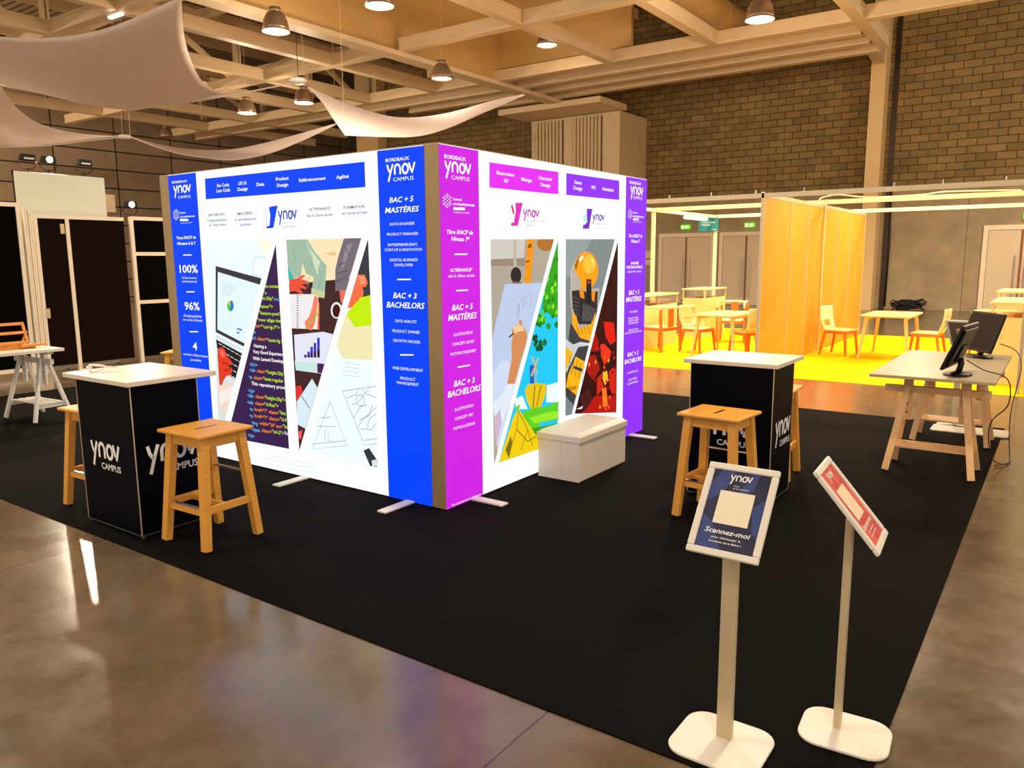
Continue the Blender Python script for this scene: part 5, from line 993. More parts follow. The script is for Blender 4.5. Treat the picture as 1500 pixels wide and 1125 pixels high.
for p, lb, lit in (((7.36, 7.66, 6.38), 'lit dome lamp nearest the top edge above the light panels', True), ((6.93, 10.14, 6.24), 'lit dome lamp in front of the pale fabric sails', True),
    ((11.32, 17.12, 6.03), 'small lit dome lamp behind the sails and left of the twin lamp', True), ((11.76, 15.08, 6.15), 'lit dome lamp hanging just below the white sail disc', True),
    ((12.4, 10.43, 6.31), 'lit dome lamp over the corner of the light panel booth', True), ((14.6, 8.6, 7.3), 'lit dome lamp half hidden behind a cream ceiling beam', True),
    ((11.82, 1.95, 6.18), 'large lit dome lamp in front of the dark block wall', True), ((14.6, 26.8, 6.6), 'small unlit dome lamp before the concrete slab wall', False)):
    lamp(p, 10.2, lb, lit, sc={11.32: 1.5, 14.6: .3, 11.82: 2.1, 12.4: .12, 14.6001: 1}.get(p[0], 1.))
for i, p in enumerate(((1.5, -2.5, 6.3), (-3.5, 3.2, 6.3), (-5.5, -6.5, 6.3), (11.8, -4.5, 6.2), (3.5, 3.2, 6.3), (17.5, -4.6, 6.6), (-1.0, 9.5, 6.3), (2.0, 26.5, 6.3))):  # unseen lamps; the door wall and slab wall ones added to brighten those walls
    lamp(p, 10.2, 'lit dome lamp above the %s, out of the picture' % ('stand carpet', 'bare concrete aisle', 'entrance aisle', 'yellow carpet', 'light panel booth', 'far door wall, added to brighten it', 'easel table', 'slab wall aisle, added to brighten the wall')[i], True, sc=(1, 1, 1, 1.1, 1, 2.6, 1.4, 14.)[i])
t = thing('strip_light', 'short bright strip light at the ceiling joint above the large sail', 'lamp', (5.75, 13.9, 6.93))
a = MB(); a.box((-.05, -.22, .02), (.05, .32, .08), WHITE_P); a.build('lamp_housing', t); a = MB(); a.box((-.04, -.2, -.02), (.04, .3, .02), LAMPE); a.build('lamp_tube', t)

# ------------------------------------------------------------------ fabric sails
def resample(pts, n):
    P = [Vector(p) for p in pts]
    def cr(t):
        t = t*(len(P)-1); i = min(int(t), len(P)-2); f = t-i
        p0, p1, p2, p3 = P[max(i-1, 0)], P[i], P[i+1], P[min(i+2, len(P)-1)]
        return .5*((2*p1)+(p2-p0)*f+(2*p0-5*p1+4*p2-p3)*f*f+(3*p1-p0-3*p2+p3)*f**3)
    return [cr(k/n) for k in range(n+1)]
SAILS = [{'b':[(5.07,18.11,5.9),(6.0,17.49,5.75),(7.0,17.01,5.65),(7.83,16.08,5.6),(8.42,14.05,5.7),(9.09,12.11,5.9)],'t':[(2.46,13.89,5.9),(3.05,13.14,5.8),(3.45,12.44,5.75),(3.77,11.58,5.75),(3.93,10.49,5.8),(3.94,8.7,5.9)],'l':[(2.46,13.89,5.9),(3.42,15.66,5.8),(5.07,18.11,5.9)],'r':[(3.94,8.7,5.9),(4.48,9.56,5.8),(5.36,10.84,5.75),(6.45,12.25,5.72),(7.54,13.46,5.72),(8.53,13.79,5.75),(9.09,12.11,5.9)]},{'t':[(4.42,19.1,6.17),(5.07,18.11,5.88)],'r':[(5.07,18.11,5.88),(5.64,19.09,5.79),(6.26,19.99,5.69),(6.99,20.72,5.56),(7.89,21.26,5.52),(8.88,21.67,5.56),(10.06,21.85,5.67)],'b':[(5.14,21.56,4.84),(6.11,21.07,4.85),(6.79,21.01,4.92),(7.74,21.46,5.11),(8.88,21.69,5.38),(10.06,21.85,5.63)],'l':[(4.42,19.1,6.17),(5.14,21.56,4.84)]},{'t':[(9.38,12.23,5.93),(9.84,11.46,5.5),(10.6,10.84,5.22),(11.26,10.43,5.2),(12.22,10.01,5.41),(12.87,9.17,5.69),(13.38,8.5,5.86)],'b':[(9.12,10.62,4.54),(9.62,9.91,4.5),(10.24,9.41,4.54),(10.99,9.11,4.78),(12.15,8.85,5.29),(13.38,8.5,5.84)],'l':[(9.38,12.23,5.93),(9.27,11.54,5.42),(9.16,11.03,4.95),(9.12,10.62,4.54)],'r':[(13.38,8.5,5.86),(13.38,8.5,5.84)]},{'t':[(10.2,21.66,5.65),(11.96,22.68,5.66),(13.23,22.63,5.65),(14.27,22.08,5.73),(14.84,20.46,5.94),(14.79,17.1,6.19)],'b':[(10.2,21.65,5.63),(11.77,21.99,5.37),(13.03,21.95,5.29),(13.89,21.6,5.27),(14.63,20.61,5.46),(14.71,18.83,5.76),(14.79,17.09,6.16)],'l':[(10.2,21.66,5.65),(10.2,21.65,5.63)],'r':[(14.79,17.1,6.19),(14.79,17.09,6.16)]}]
def sail(s, label, nu=26, nv=14):
    B, T, L, R = resample(s['b'], nu), resample(s['t'], nu), resample(s['l'], nv), resample(s['r'], nv)
    vs = []; fs = []
    for j in range(nv+1):
        v = 1-j/nv                                             # L and R run from the t edge to the b edge
        for i in range(nu+1):
            u = i/nu
            p = B[i]*(1-v)+T[i]*v+L[j]*(1-u)+R[j]*u-(B[0]*(1-u)*(1-v)+B[-1]*u*(1-v)+T[0]*(1-u)*v+T[-1]*u*v)
            vs.append(p)
    w = nu+1
    for j in range(nv):
        for i in range(nu): fs.append((j*w+i, j*w+i+1, (j+1)*w+i+1, (j+1)*w+i))
    t = thing('fabric_sail', label, 'sail', (0, 0, 0), 0, 'fabric sails under the ceiling')
    m = MB(); m.add(vs, fs, SAIL); o = m.build('fabric_sheet', t, smooth=True); k = o.modifiers.new('thickness', 'SOLIDIFY'); k.thickness = .004
    h = MB()
    h.tube(B, .016, SAIL, 6); h.build('edge_hem', t, smooth=True)
    for c in {tuple(round(x, 2) for x in q) for q in (B[0], B[-1], T[0], T[-1])}:
        m = MB(); m.cyl(c, (c[0], c[1], 10.6), .004, CREAM, n=5); m.build('hanging_cord', t)
    return t
sail(SAILS[0], 'largest pale sail stretched across the upper part of the hall')
sail(SAILS[1], 'pale sail below the largest one, cut by the picture edge')
sail(SAILS[2], 'pale sail hanging in a deep curve above the light panel corner')
sail(SAILS[3], 'narrow sagging sail in front of the concrete slab wall')
for p, lb in (((9.0, 12.0, 5.9), 'round white disc holding the tip of the largest sail'), ((10.1, 21.8, 5.65), 'round white disc between the two sails by the slab wall')):
    t = thing('sail_disc', lb, 'disc', p); a = MB(); a.lathe([(.02, -.07), (.17, -.06), (.21, 0), (.17, .05), (.02, .06)], (0, 0, 0), WHITE_P, 24); a.build('disc', t, smooth=True)
    a = MB(); a.cyl((0, 0, .06), (0, 0, 7.0-p[2] if p[1] < 15 else 9.3-p[2]), .008, DARKMETAL, n=6); a.build('hanging_cable', t)

# ------------------------------------------------------------------ carpets
CARP = mat('black_stand_carpet', (13, 10, 9), .9, var=.25, scale=220, bump=.25, spec=.06)
YELL = mat('yellow_carpet', (255, 214, 0), .9, var=.06, scale=180, bump=.2, spec=.1)
c = MB(); c.box((-1.6, -2.93, 0), (5.05, 7.7, .006), CARP); tag(c.build('stand_carpet'), 'black carpet laid on the concrete under the light panel booth', 'carpet')
c = MB(); c.box((7.22, -3.05, 0), (14.35, 3.75, .006), YELL); tag(c.build('booth_carpet'), 'bright yellow carpet under the orange walled booths', 'carpet')

# ------------------------------------------------------------------ light box panels
def foot(root, x0, x1, y0, y1):
    f = MB(); f.box((x0, y0, .006), (x1, y1, .022), WHITE_P); return f.build('floor_foot', root, .006)
def light_box(label, lo, hi, face):
    r = thing('light_box_panel', label, 'light panel', ((lo[0]+hi[0])/2, (lo[1]+hi[1])/2, .006))
    return r
Z0, Z1 = .012, 2.428
def frame_box(root, lo, hi):
    ox, oy = root.location.x, root.location.y
    f = MB(); f.box((lo[0]-ox, lo[1]-oy, Z0-.006+.006), (hi[0]-ox, hi[1]-oy, Z1-.006), FRAME); return f.build('frame', root, .003)
WG, CG = 1.06, 1.0
# front panel with the blue print, face on the plane x = 0
r = thing('light_box_panel', 'glowing white panel with blue printed bands and four picture strips', 'light panel', (0, 0, 0))
f = MB(); f.box((.001, .125, Z0), (.125, 3.04, Z1), FRAME); f.build('frame', r, .003)
def frL(u, v, l): return (.001-l, 3.04-u, v)
a = MB(); a.add([frL(.004, Z0+.004, .0008), frL(2.911, Z0+.004, .0008), frL(2.911, Z1-.006, .0008), frL(.004, Z1-.006, .0008)], [(0, 1, 2, 3)], print_mat((255, 255, 255), WG, 'w')); a.build('printed_fabric', r)
graphics(LEFT_ITEMS, frL, r, WG, CG, {'band_outer': 'blue band with white figures at the outer edge', 'band_inner': 'blue band with white degree list at the corner', 'header_banner': 'blue heading strip', 'picture_laptop': 'picture of a hand on a laptop', 'picture_code': 'picture of coloured code on purple', 'picture_desk': 'picture of hands working at a dark desk', 'picture_sketches': 'picture of a hand with paper sketches'})
for y in (.33, 1.44): foot(r, -.29, .35, y-.04, y+.04)
# front panel with the pink and purple print, face on the plane y = 0
r = thing('light_box_panel', 'glowing white panel with pink and purple printed bands beside the white bench', 'light panel', (0, 0, 0))
f = MB(); f.box((0, .001, Z0), (3.0, .123, Z1), FRAME); f.build('frame', r, .003)
def frR(u, v, l): return (u, .001-l, v)
a = MB(); a.add([frR(.004, Z0+.004, .0008), frR(2.996, Z0+.004, .0008), frR(2.996, Z1-.006, .0008), frR(.004, Z1-.006, .0008)], [(0, 1, 2, 3)], print_mat((255, 255, 255), WG, 'w')); a.build('printed_fabric', r)
graphics(RIGHT_ITEMS, frR, r, WG, CG, {'band_near': 'magenta band with white degree list at the corner', 'band_far': 'purple band with white degree list at the far end', 'pink_banner': 'pink heading strip', 'purple_banner': 'purple heading strip', 'pink_logo': 'pink logo', 'purple_logo': 'purple logo', 'picture_painter': 'picture of a hand drawing at an easel', 'picture_windmill': 'picture of a painted windmill landscape', 'picture_armour': 'picture of yellow and black armour', 'picture_flames': 'picture of red flame shapes'})
for x in (.31, 2.74): foot(r, x-.04, x+.04, -.27, .35)
# the two rear panels that close the booth
r = thing('light_box_panel', 'panel standing end-on behind the blue bands, only its beige edge in view', 'light panel', (0, 0, 0))
f = MB(); f.box((.0, 3.042, Z0), (2.87, 3.17, Z1), FRAME); f.build('frame', r, .003); a = MB(); a.add([(.02, 3.1712, .02), (2.85, 3.1712, .02), (2.85, 3.1712, 2.41), (.02, 3.1712, 2.41)], [(0, 1, 2, 3)], print_mat((255, 255, 255), WG, 'w')); a.build('printed_fabric', r)
r = thing('light_box_panel', 'panel closing the booth behind the purple band, hidden from the aisle', 'light panel', (0, 0, 0))
f = MB(); f.box((2.876, .127, Z0), (3.0, 3.04, Z1), FRAME); f.build('frame', r, .003); a = MB(); a.add([(3.0012, .15, .02), (3.0012, 3.02, .02), (3.0012, 3.02, 2.41), (3.0012, .15, 2.41)], [(0, 1, 2, 3)], print_mat((255, 255, 255), WG, 'w')); a.build('printed_fabric', r)

# ------------------------------------------------------------------ promotional counters
def campus(mb, fr, u0, u1, vb, h, mt):
    ynov(mb, u0, u1, vb, h, fr, mt, .12)
    letter(mb, 'CAMPUS', u0+(u1-u0)*.33, u1-(u1-u0)*.01, vb-h*.5, h*.42, fr, mt, 1)
WINK = mat('white_counter_ink', (245, 245, 245), .5, var=.01, emit=(255, 255, 255), es=.0)
def counter(label, bx, by, tx, ty, H=.985):
    r = thing('promo_counter', label, 'counter', (bx[0], by[0], .006))
    w, d = bx[1]-bx[0], by[1]-by[0]
    b = MB(); b.box((0, 0, .02), (w, d, H-.03), NAVY); b.build('body', r, .004)
    t = MB(); t.box((tx[0]-bx[0], ty[0]-by[0], H-.03), (tx[1]-bx[0], ty[1]-by[0], H), WHITE_L); t.build('countertop', r, .004)
    e = MB()
    for x, y in ((0, 0), (w, 0), (0, d)): e.box((x-.0022, y-.0022, .021), (x+.003, y+.003, H-.031), ALU)
    e.box((-.002, -.002, .014), (w+.002, d+.002, .021), mat('dull_base_trim', (90, 80, 70), .5, .3)); e.build('edge_trim', r)
    f = MB()
    for x, y in ((.02, .02), (w-.02, .02), (.02, d-.02), (w-.02, d-.02)): f.cyl((x, y, 0), (x, y, .015), .015, CHROME, n=10)
    f.build('levelling_feet', r)
    l1 = MB(); campus(l1, lambda u, v: (-.0035, d/2+.02-u, v), -.18, .17, .462, .1, WINK); l1.build('front_logo', r)
    l2 = MB(); campus(l2, lambda u, v: (u, -.0035, v), w/2-.15, w/2+.19, .462, .11, WINK); l2.build('side_logo', r)
    return r
counter('dark counter beside the blue light panel, a white cord lying on its top', (-1.475, -1.035), (1.2, 1.85), (-1.51, -.91), (1.165, 1.95))
counter('dark counter on the carpet behind the two poster stands', (1.3, 1.76), (-1.775, -1.19), (1.28, 1.89), (-1.805, -1.14))
c = MB(); pts = []
for i in range(60):
    a = i/59*5*PI; pts.append((-1.42+i*.002+.04*math.sin(a*1.3), 1.85+.075*math.cos(a)-.0005*i, .992+.035*abs(math.sin(a*.37))))
c.tube(pts, .005, WHITE_P, 6); tag(c.build('cable', smooth=True), 'loose white cord coiled on the dark counter top', 'cord')

# ------------------------------------------------------------------ bar stools
def make_stool(label):
    r = thing('bar_stool', label, 'stool', (0, 0, 0), 0, 'birch bar stools at the counters')
    H = .705
    s = MB(); n = 24
    s.box((-.19, -.21, H-.022), (.19, .21, H), BIRCH); s = s.build('seat', r, .008, seg=3)
    g = MB(); g.box((-.075, -.009, H-.0005), (.075, .009, H+.0006), DARKMETAL); g.build('grip_slot', s)
    tops = [(sx*.125, sy*.15) for sx in (-1, 1) for sy in (-1, 1)]
    for x, y in tops:
        l = MB(); sx, sy = (1 if x > 0 else -1), (1 if y > 0 else -1)
        l.bar((sx*.185, sy*.195, .012), (x, y, H-.022), .05, .046, BIRCH, up=(1, 0, 0), w2=.054, h2=.052); l.build('leg', r, .004)
    a = MB()
    a.box((-.125, -.165, H-.09), (.125, -.14, H-.022), BIRCH); a.box((-.125, .14, H-.09), (.125, .165, H-.022), BIRCH); a.box((-.14, -.15, H-.09), (-.115, .15, H-.022), BIRCH); a.box((.115, -.15, H-.09), (.14, .15, H-.022), BIRCH)
    a.build('apron', r)
    for s_ in (-1, 1):
        st = MB(); st.box((-.16, s_*.182-.011, .225), (.16, s_*.182+.011, .27), BIRCH); st.build('stretcher', r, .003)
    st = MB(); st.box((-.012, -.182, .225), (.012, .182, .255), BIRCH); st.build('cross_rail', r, .003)
    st = MB(); st.box((-.162-.01, -.18, .215), (-.162+.01, .18, .255), BIRCH); st.box((-.162-.013, -.165, .255), (-.162+.013, .165, .26), CHROME); st.build('foot_rest', r)
    for x in (-.145,):
        st = MB(); st.cyl((-x, -.175, .42), (-x, .175, .42), .008, CHROME, n=10); st.build('steel_rod', r)
    return r
st = make_stool('birch bar stool standing in front of the dark counter by the blue panel'); st.location = (-1.205, .87, 0); st.rotation_euler = (0, 0, math.radians(2))
dup(st, (-1.2, 2.12, 0), math.radians(3), 'birch bar stool mostly hidden behind the corded counter')
dup(st, (1.09, 4.72, 0), math.radians(35), 'birch bar stool far behind the corded counter, just a seat in view')
dup(st, (.945, -1.54, 0), math.radians(-4), 'birch bar stool in front of the counter behind the poster stands')
dup(st, (2.13, -1.5, 0), math.radians(4), 'birch bar stool behind the counter that faces the poster stands')

# ------------------------------------------------------------------ storage bench
r = thing('storage_ottoman', 'white leatherette storage bench with tufted lid against the pink panel', 'bench', (1.08, -.41, .006))
b = MB(); b.box((0, 0, 0), (.76, .375, .3), LEATHER); b.build('box', r, .006)
sm = MB()
sm.box((-.0015, .0, .0), (.0, .375, .01), LEATHER); sm.cyl((-.001, .17, .01), (-.001, .17, .3), .0025, LEATHER, n=6); sm.build('side_seam', r)
l = MB(); l.box((-.012, -.012, .3), (.772, .387, .36), LEATHER); l.build('lid', r, .012, seg=3)
cu = MB(); nx, ny = 40, 20; vs = []; fs = []
for j in range(ny+1):
    for i in range(nx+1):
        x = i/nx*.76; y = j/ny*.375
        e = min(x, .76-x, y, .375-y); z = .36+.018*min(1, e/.03)**.5
        for bx in (.13, .295, .465, .63):
            for by in (.1, .275): z -= .013*math.exp(-((x-bx)**2+(y-by)**2)/.0009)
        vs.append((x, y, z))
for j in range(ny):
    for i in range(nx): fs.append((j*(nx+1)+i, j*(nx+1)+i+1, (j+1)*(nx+1)+i+1, (j+1)*(nx+1)+i))
cu.add(vs, fs, LEATHER); cu.build('tufted_cushion', r, smooth=True)
for bx in (.13, .295, .465, .63):
    for by in (.1, .275):
        q = MB(); q.lathe([(.001, .004), (.009, .002), (.011, -.002)], (bx, by, .366), LEATHER, 10); q.build('button', r, smooth=True)

# ------------------------------------------------------------------ poster stands
def rrect(w, d, rad, n=6, bulge=0.):
    out = []
    for cx, cy, a0 in ((w/2-rad, d/2-rad, 0), (-w/2+rad, d/2-rad, 90), (-w/2+rad, -d/2+rad, 180), (w/2-rad, -d/2+rad, 270)):
        for k in range(n+1):
            a = math.radians(a0+90*k/n); out.append((cx+rad*math.cos(a), cy+rad*math.sin(a)))
    return out
def poster_stand(label, pole, ang, base_off, tilt, kind, zc=.845, bw=.3, bd=.26):
    # local frame: viewer side is -y, width along x
    r = thing('poster_stand', label, 'sign stand', (pole[0], pole[1], .006), ang)
    b = MB(); b.M = Matrix.Translation((base_off[0], base_off[1], 0)); b.prism(rrect(bw, bd, .075), 0, .012, WHITE_P); b.build('base_plate', r, .005, seg=3)
    p = MB(); p.box((-.0275, -.012, .012), (.0275, .012, zc-.05), ALU); p.build('pole', r, .003)
    T = Matrix.Translation((0, 0, zc)) @ Matrix.Rotation(-math.radians(tilt), 4, 'X')
    W, H = .247, .334; bz = .024
    h = MB(); h.M = T
    h.box((-.03, .012, -.07), (.03, .03, .07), ALU); h.build('bracket', r)
    f = MB(); f.M = T
    def prof(a, b_): f.bar(a, b_, bz, .016, WHITE_P, up=(0, 1, 0))
    x, z = W/2-bz/2, H/2-bz/2
    prof((-W/2, 0, z), (W/2, 0, z)); prof((-W/2, 0, -z), (W/2, 0, -z)); prof((-x, 0, -H/2+bz), (-x, 0, H/2-bz)); prof((x, 0, -H/2+bz), (x, 0, H/2-bz))
    f.build('snap_frame', r, .005, seg=3)
    k = MB(); k.M = T; k.box((-W/2+.012, .0, -H/2+.012), (W/2-.012, .006, H/2-.012), mat('grey_frame_back', (108, 96, 80), .6)); k.build('back_plate', r)
    if kind:
        ground, accent, square = {'navy': ((38, 42, 72), (54, 70, 128), (244, 232, 206)), 'red': ((206, 66, 62), (224, 92, 78), (250, 220, 190))}[kind]
        s = MB(); s.M = T
        iw, ih = W-2*bz+.004, H-2*bz+.004
        def fr(l): return lambda u, v: (u, -.0008-l, v)
        def poly(pts, col, l):
            s.add([fr(l)(*q) for q in pts], [tuple(t) for t in tessellate_polygon([[Vector((a, b_, 0)) for a, b_ in pts]])], flat_print(col))
        poly([(-iw/2, -ih/2), (iw/2, -ih/2), (iw/2, ih/2), (-iw/2, ih/2)], ground, 0)
        poly([(-iw/2, .02), (-.05, .06), (-.02, .143), (-.07, .143), (-iw/2, .09)], accent, .0003)
        poly([(.03, .143), (.06, .143), (.05, .08), (.0, .055)], accent, .0003)
        poly([(-iw/2, -.02), (-.06, -.05), (-.01, -.143), (-iw/2, -.143)], accent, .0003)
        poly([(iw/2, .06), (.06, .02), (.075, -.06), (iw/2, -.09)], accent, .0003)
        poly([(-.06, -.052), (.06, -.052), (.06, .068), (-.06, .068)], square, .0006)
        o = s.build('poster', r)
        g = MB(); g.M = T; ink = flat_print((250, 248, 244))
        ynov(g, -.038, .038, .108, .022, fr(.0009), ink, .11)
        if kind == 'navy': letter(g, 'TECH', -.02, .0, .089, .005, fr(.0009), ink, 0); letter(g, '& BUSINESS', -.02, .034, .08, .005, fr(.0009), ink, 0)
        letter(g, 'Scannez-moi', -.078, .078, -.078, .018, fr(.0009), ink, 1, 1)
        letter(g, 'pour télécharger la', -.05, .05, -.101, .0065, fr(.0009), ink, 1); letter(g, 'brochure de la filière !', -.055, .055, -.116, .0065, fr(.0009), ink, 1)
        g.build('lettering', o)
    return r
# facing -x: rotate local -y to -x  => rz = -90 deg
poster_stand('white floor stand holding a navy poster tilted towards the aisle', (-1.40, -2.465), math.radians(-90), (0, -.03), 38, 'navy', bw=.32, bd=.3)
poster_stand('white floor stand holding a red poster turned to the carpet edge', (-1.095, -2.775), math.radians(4), (-.03, -.03), 40, 'red', bw=.255, bd=.3)
poster_stand('white floor stand seen from behind beyond the monitor table', (4.95, -2.5), math.radians(78), (0, -.02), 38, 'navy', zc=.93)

# ------------------------------------------------------------------ trestle tables
def make_trestle(label, wd, H=.70, group=None):
    # bar along y
    r = thing('trestle', label, 'trestle', (0, 0, 0), 0, group)
    z = .68
    t = MB(); t.box((-.02, -.37, z-.06), (.02, .37, z-.005), wd); t.build('top_bar', r, .004)
    t = MB(); t.box((-.035, -.35, z+.05), (.035, .35, z+.078), wd); t.build('support_bar', r, .004)
    for y in (-.2, .2):
        p = MB(); p.box((-.011, y-.035, z-.28), (.011, y+.035, z+.05), wd)
        for k in range(4): p.cyl((-.0115, y, z-.22+k*.07), (.0115, y, z-.22+k*.07), .008, DARKMETAL, n=8)
        p.build('height_post', r)
    for sx in (-1, 1):
        for sy in (-1, 1):
            l = MB(); l.bar((sx*.2, sy*.3, .012), (sx*.032, sy*.2, z-.005), .05, .028, wd, up=(1, 0, 0)); l.build('leg', r, .003)
    sh = MB(); zs = .17
    for sy in (-1, 1): sh.box((-.16, sy*.262-.012, zs-.02), (.16, sy*.262+.012, zs+.02), wd)
    for k in range(4): sh.box((-.125+k*.066, -.285, zs+.02), (-.125+k*.066+.045, .285, zs+.034), wd)
    sh.build('slatted_shelf', r)
    return r
tr = make_trestle('pine trestle nearest the poster stands under the grey tabletop', PINE, group='pine trestles under the grey tabletop'); tr.location = (2.95, -2.55, 0)
dup(tr, (4.2, -2.56, 0), 0, 'pine trestle at the far end of the grey tabletop')
t = MB(); t.box((2.69, -2.955, .758), (4.6, -2.1, .782), GREYT); tag(t.build('tabletop', bevel=.003), 'warm grey tabletop laid on two pine trestles, two monitors on it', 'tabletop')
tw = make_trestle('white painted trestle under the table with the wooden easel', WHITE_P); tw.location = (-.05, 5.8, 0); tw.rotation_euler = (0, 0, math.radians(4))
t = MB(); t.box((-1.9, 5.38, .758), (.09, 6.25, .79), WHITE_L); tag(t.build('tabletop', bevel=.003), 'white tabletop on a white trestle, wooden table easel on it', 'tabletop')
tw2 = dup(tw, (-1.6, 5.82, 0), 0, 'white painted trestle beyond the picture edge under the white tabletop')
# white base board lying under the far trestle
t = MB(); t.M = Matrix.Translation((4.72, -2.66, .006)); t.prism(rrect(.34, .66, .06), 0, .012, WHITE_P); tag(t.build('floor_plate', bevel=.004), 'flat white plate lying on the black carpet under the far pine trestle', 'plate')

# monitors ---------------------------------------------------------
def monitor(label, loc, ang, tilt, W=.54, H=.33):
    # local: screen faces -y
    r = thing('computer_monitor', label, 'monitor', loc, ang)
    b = MB(); b.lathe([(.13, 0), (.135, .006), (.12, .016), (.03, .022)], (0, 0, 0), BLACKP, 32)
    for i, v in enumerate(b.v): b.v[i] = (v[0], v[1]*.75, v[2])
    b.build('stand_base', r, smooth=True)
    n = MB(); n.tube([(0, 0, .015), (0, .012, .05), (0, .02, .09), (0, .012, .13)], .022, BLACKP, 12); n.build('stand_neck', r, smooth=True)
    T = Matrix.Translation((0, 0, .06+H/2*math.cos(math.radians(tilt)))) @ Matrix.Rotation(-math.radians(tilt), 4, 'X')
    c = MB(); c.M = T; c.box((-W/2, -.012, -H/2), (W/2, .01, H/2), BLACKP); c.build('casing', r, .004)
    c = MB(); c.M = T; c.box((-W/2+.03, .01, -H/2+.03), (W/2-.03, .03, H/2-.03), BLACKP); c.box((-.1, .03, -.12), (.1, .045, .02), BLACKP); c.build('back_cover', r, .008)
    s = MB(); s.M = T; s.box((-W/2+.02, -.0128, -H/2+.03), (W/2-.02, -.0118, H/2-.02), mat('dark_screen', (20, 12, 7), .3, var=.02, spec=.2)); s.build('screen', r)
    return r
monitor('black monitor turned away, nearest on the grey tabletop', (2.98, -2.68, .782), math.radians(174), 21, .5, .36)
monitor('black monitor facing the aisle at the far end of the grey tabletop', (4.28, -2.72, .782), math.radians(212), 17, .54, .36)
def cable(label, pts, r=.0045, m=CABLEM):
    c = MB(); c.tube(resample(pts, 40), r, m, 6); return tag(c.build('monitor_cable', smooth=True), label, 'cable')
cable('black cable looping from the near monitor down to the carpet', [(2.98, -2.735, .9), (3.0, -2.85, .83), (3.02, -2.985, .79), (3.05, -3.03, .7), (3.1, -3.02, .55), (3.1, -2.93, .43), (3.1, -2.915, .3), (3.2, -2.95, .1), (3.45, -3.02, .012), (3.6, -3.05, .012)])
cable('black cable hanging from the far monitor over the table end', [(4.42, -2.86, .9), (4.36, -2.99, .85), (4.1, -3.05, .75), (3.95, -3.04, .6), (3.85, -3.02, .42), (3.8, -3.02, .22), (3.75, -3.04, .03), (3.55, -3.05, .012), (3.35, -2.96, .012)])

# table easel --------------------------------------------------------
r = thing('table_easel', 'oiled wooden table easel folded open on the white tabletop', 'easel', (-.33, 5.72, .79), math.radians(2))
def ez(nm, f):
    b = MB(); f(b); b.build(nm, r, .002)
T = Matrix.Translation((0, .02, .03)) @ Matrix.Rotation(-math.radians(22), 4, 'X')
def back(b):
    b.M = T
    for z in (0.02, .13, .23): b.box((-.4, -.01, z), (.24, .01, z+.028), EASELW)
    for x in (-.4, .215): b.box((x, -.01, 0), (x+.025, .01, .255), EASELW)
ez('tilting_rack', back)
def mast(b): b.M = T; b.box((-.1, -.028, -.0), (-.055, -.01, .27), EASELW)
ez('mast', mast)
def knob(b): b.M = T; b.box((-.125, -.035, .25), (-.03, .012, .28), EASELW)
ez('top_clamp', knob)
ez('base_frame', lambda b: (b.box((-.42, -.06, 0), (.26, -.03, .03), EASELW), b.box((-.42, .2, 0), (.26, .23, .03), EASELW), b.box((-.42, -.03, 0), (-.39, .2, .03), EASELW), b.box((.23, -.03, 0), (.26, .2, .03), EASELW)))
ez('prop_arm', lambda b: b.bar((.245, .21, .03), (.245, .075, .17), .02, .014, EASELW))
ez('rest_bar', lambda b: b.box((.1, -.1, .02), (.36, -.06, .045), EASELW))

# ------------------------------------------------------------------ partitions behind the easel table
BEI = mat('beige_partition_profile', (238, 224, 198), .45, .15, var=.03)
def partition(label, x0, x1, y, top, boards, posts, rails, bm, plates=()):
    r = thing('partition_wall', label, 'partition', ((x0+x1)/2, y, 0)); ox = (x0+x1)/2
    for a, b in boards:
        m = MB(); m.box((a-ox, -.015, .1), (b-ox, .015, top-.04), bm); m.build('board', r)
    for p in posts:
        m = MB(); m.box((p-ox-.03, -.03, 0), (p-ox+.03, .03, top), BEI); m.build('post', r, .004)
    for a, b, z in rails:
        m = MB(); m.box((a-ox, -.028, z-.03), (b-ox, .028, z+.03), BEI); m.build('rail', r)
    for x, z in plates:
        m = MB(); m.box((x-ox-.03, -.04, z-.075), (x-ox+.03, -.015, z+.075), ALU); m.build('latch_plate', r, .004)
    return r
partition('black cloth partition with pale frame behind the easel table', -1.6, 1.46, 9.38, 2.56, ((-1.57, 1.43),), (-1.6, 1.45), ((-1.6, 1.45, 2.53), (-1.6, 1.45, .1)), BLACKF)
r = thing('profile_bundle', 'bundle of long pale profiles standing upright by the black partition', 'profiles', (1.55, 9.33, 0))
for i in range(4):
    m = MB(); m.box((-.05+i*.032, -.02+.008*(i % 2), 0), (-.026+i*.032, .02, 2.5-.02*i), BEI); m.build('profile', r)
partition('dark brown double partition with pale posts under the white board', 1.69, 3.08, 9.42, 2.4, ((1.71, 2.12), (2.18, 3.05)), (1.69, 2.15), ((1.69, 3.05, 2.38),), BROWNP, ((2.07, 2.2), (1.74, .92)))
partition('black grid partition with two pale cross rails beside the blue panel', 3.16, 5.2, 9.4, 2.42, ((3.18, 5.15),), (3.17, 5.2), ((3.17, 5.2, 2.4), (3.17, 5.2, 1.82), (3.17, 5.2, 1.02)), BLACKF)
r = thing('display_board', 'large blank white board rising behind the brown partition', 'board', (2.22, 9.62, 0))
m = MB(); m.box((-.66, -.01, .02), (.68, .01, 3.04), BOARD); m.build('board_face', r, .003)
m = MB(); m.box((-.67, .01, 0), (-.63, .05, 3.04), DARKMETAL); m.box((.65, .01, 0), (.69, .05, 3.04), DARKMETAL); m.box((-.67, .01, 3.0), (.69, .05, 3.05), DARKMETAL); m.build('back_frame', r)
m = MB(); m.box((.68, -.012, 2.5), (.83, .012, 2.78), mat('grey_card', (196, 172, 140), .6)); m.build('side_tab', r)
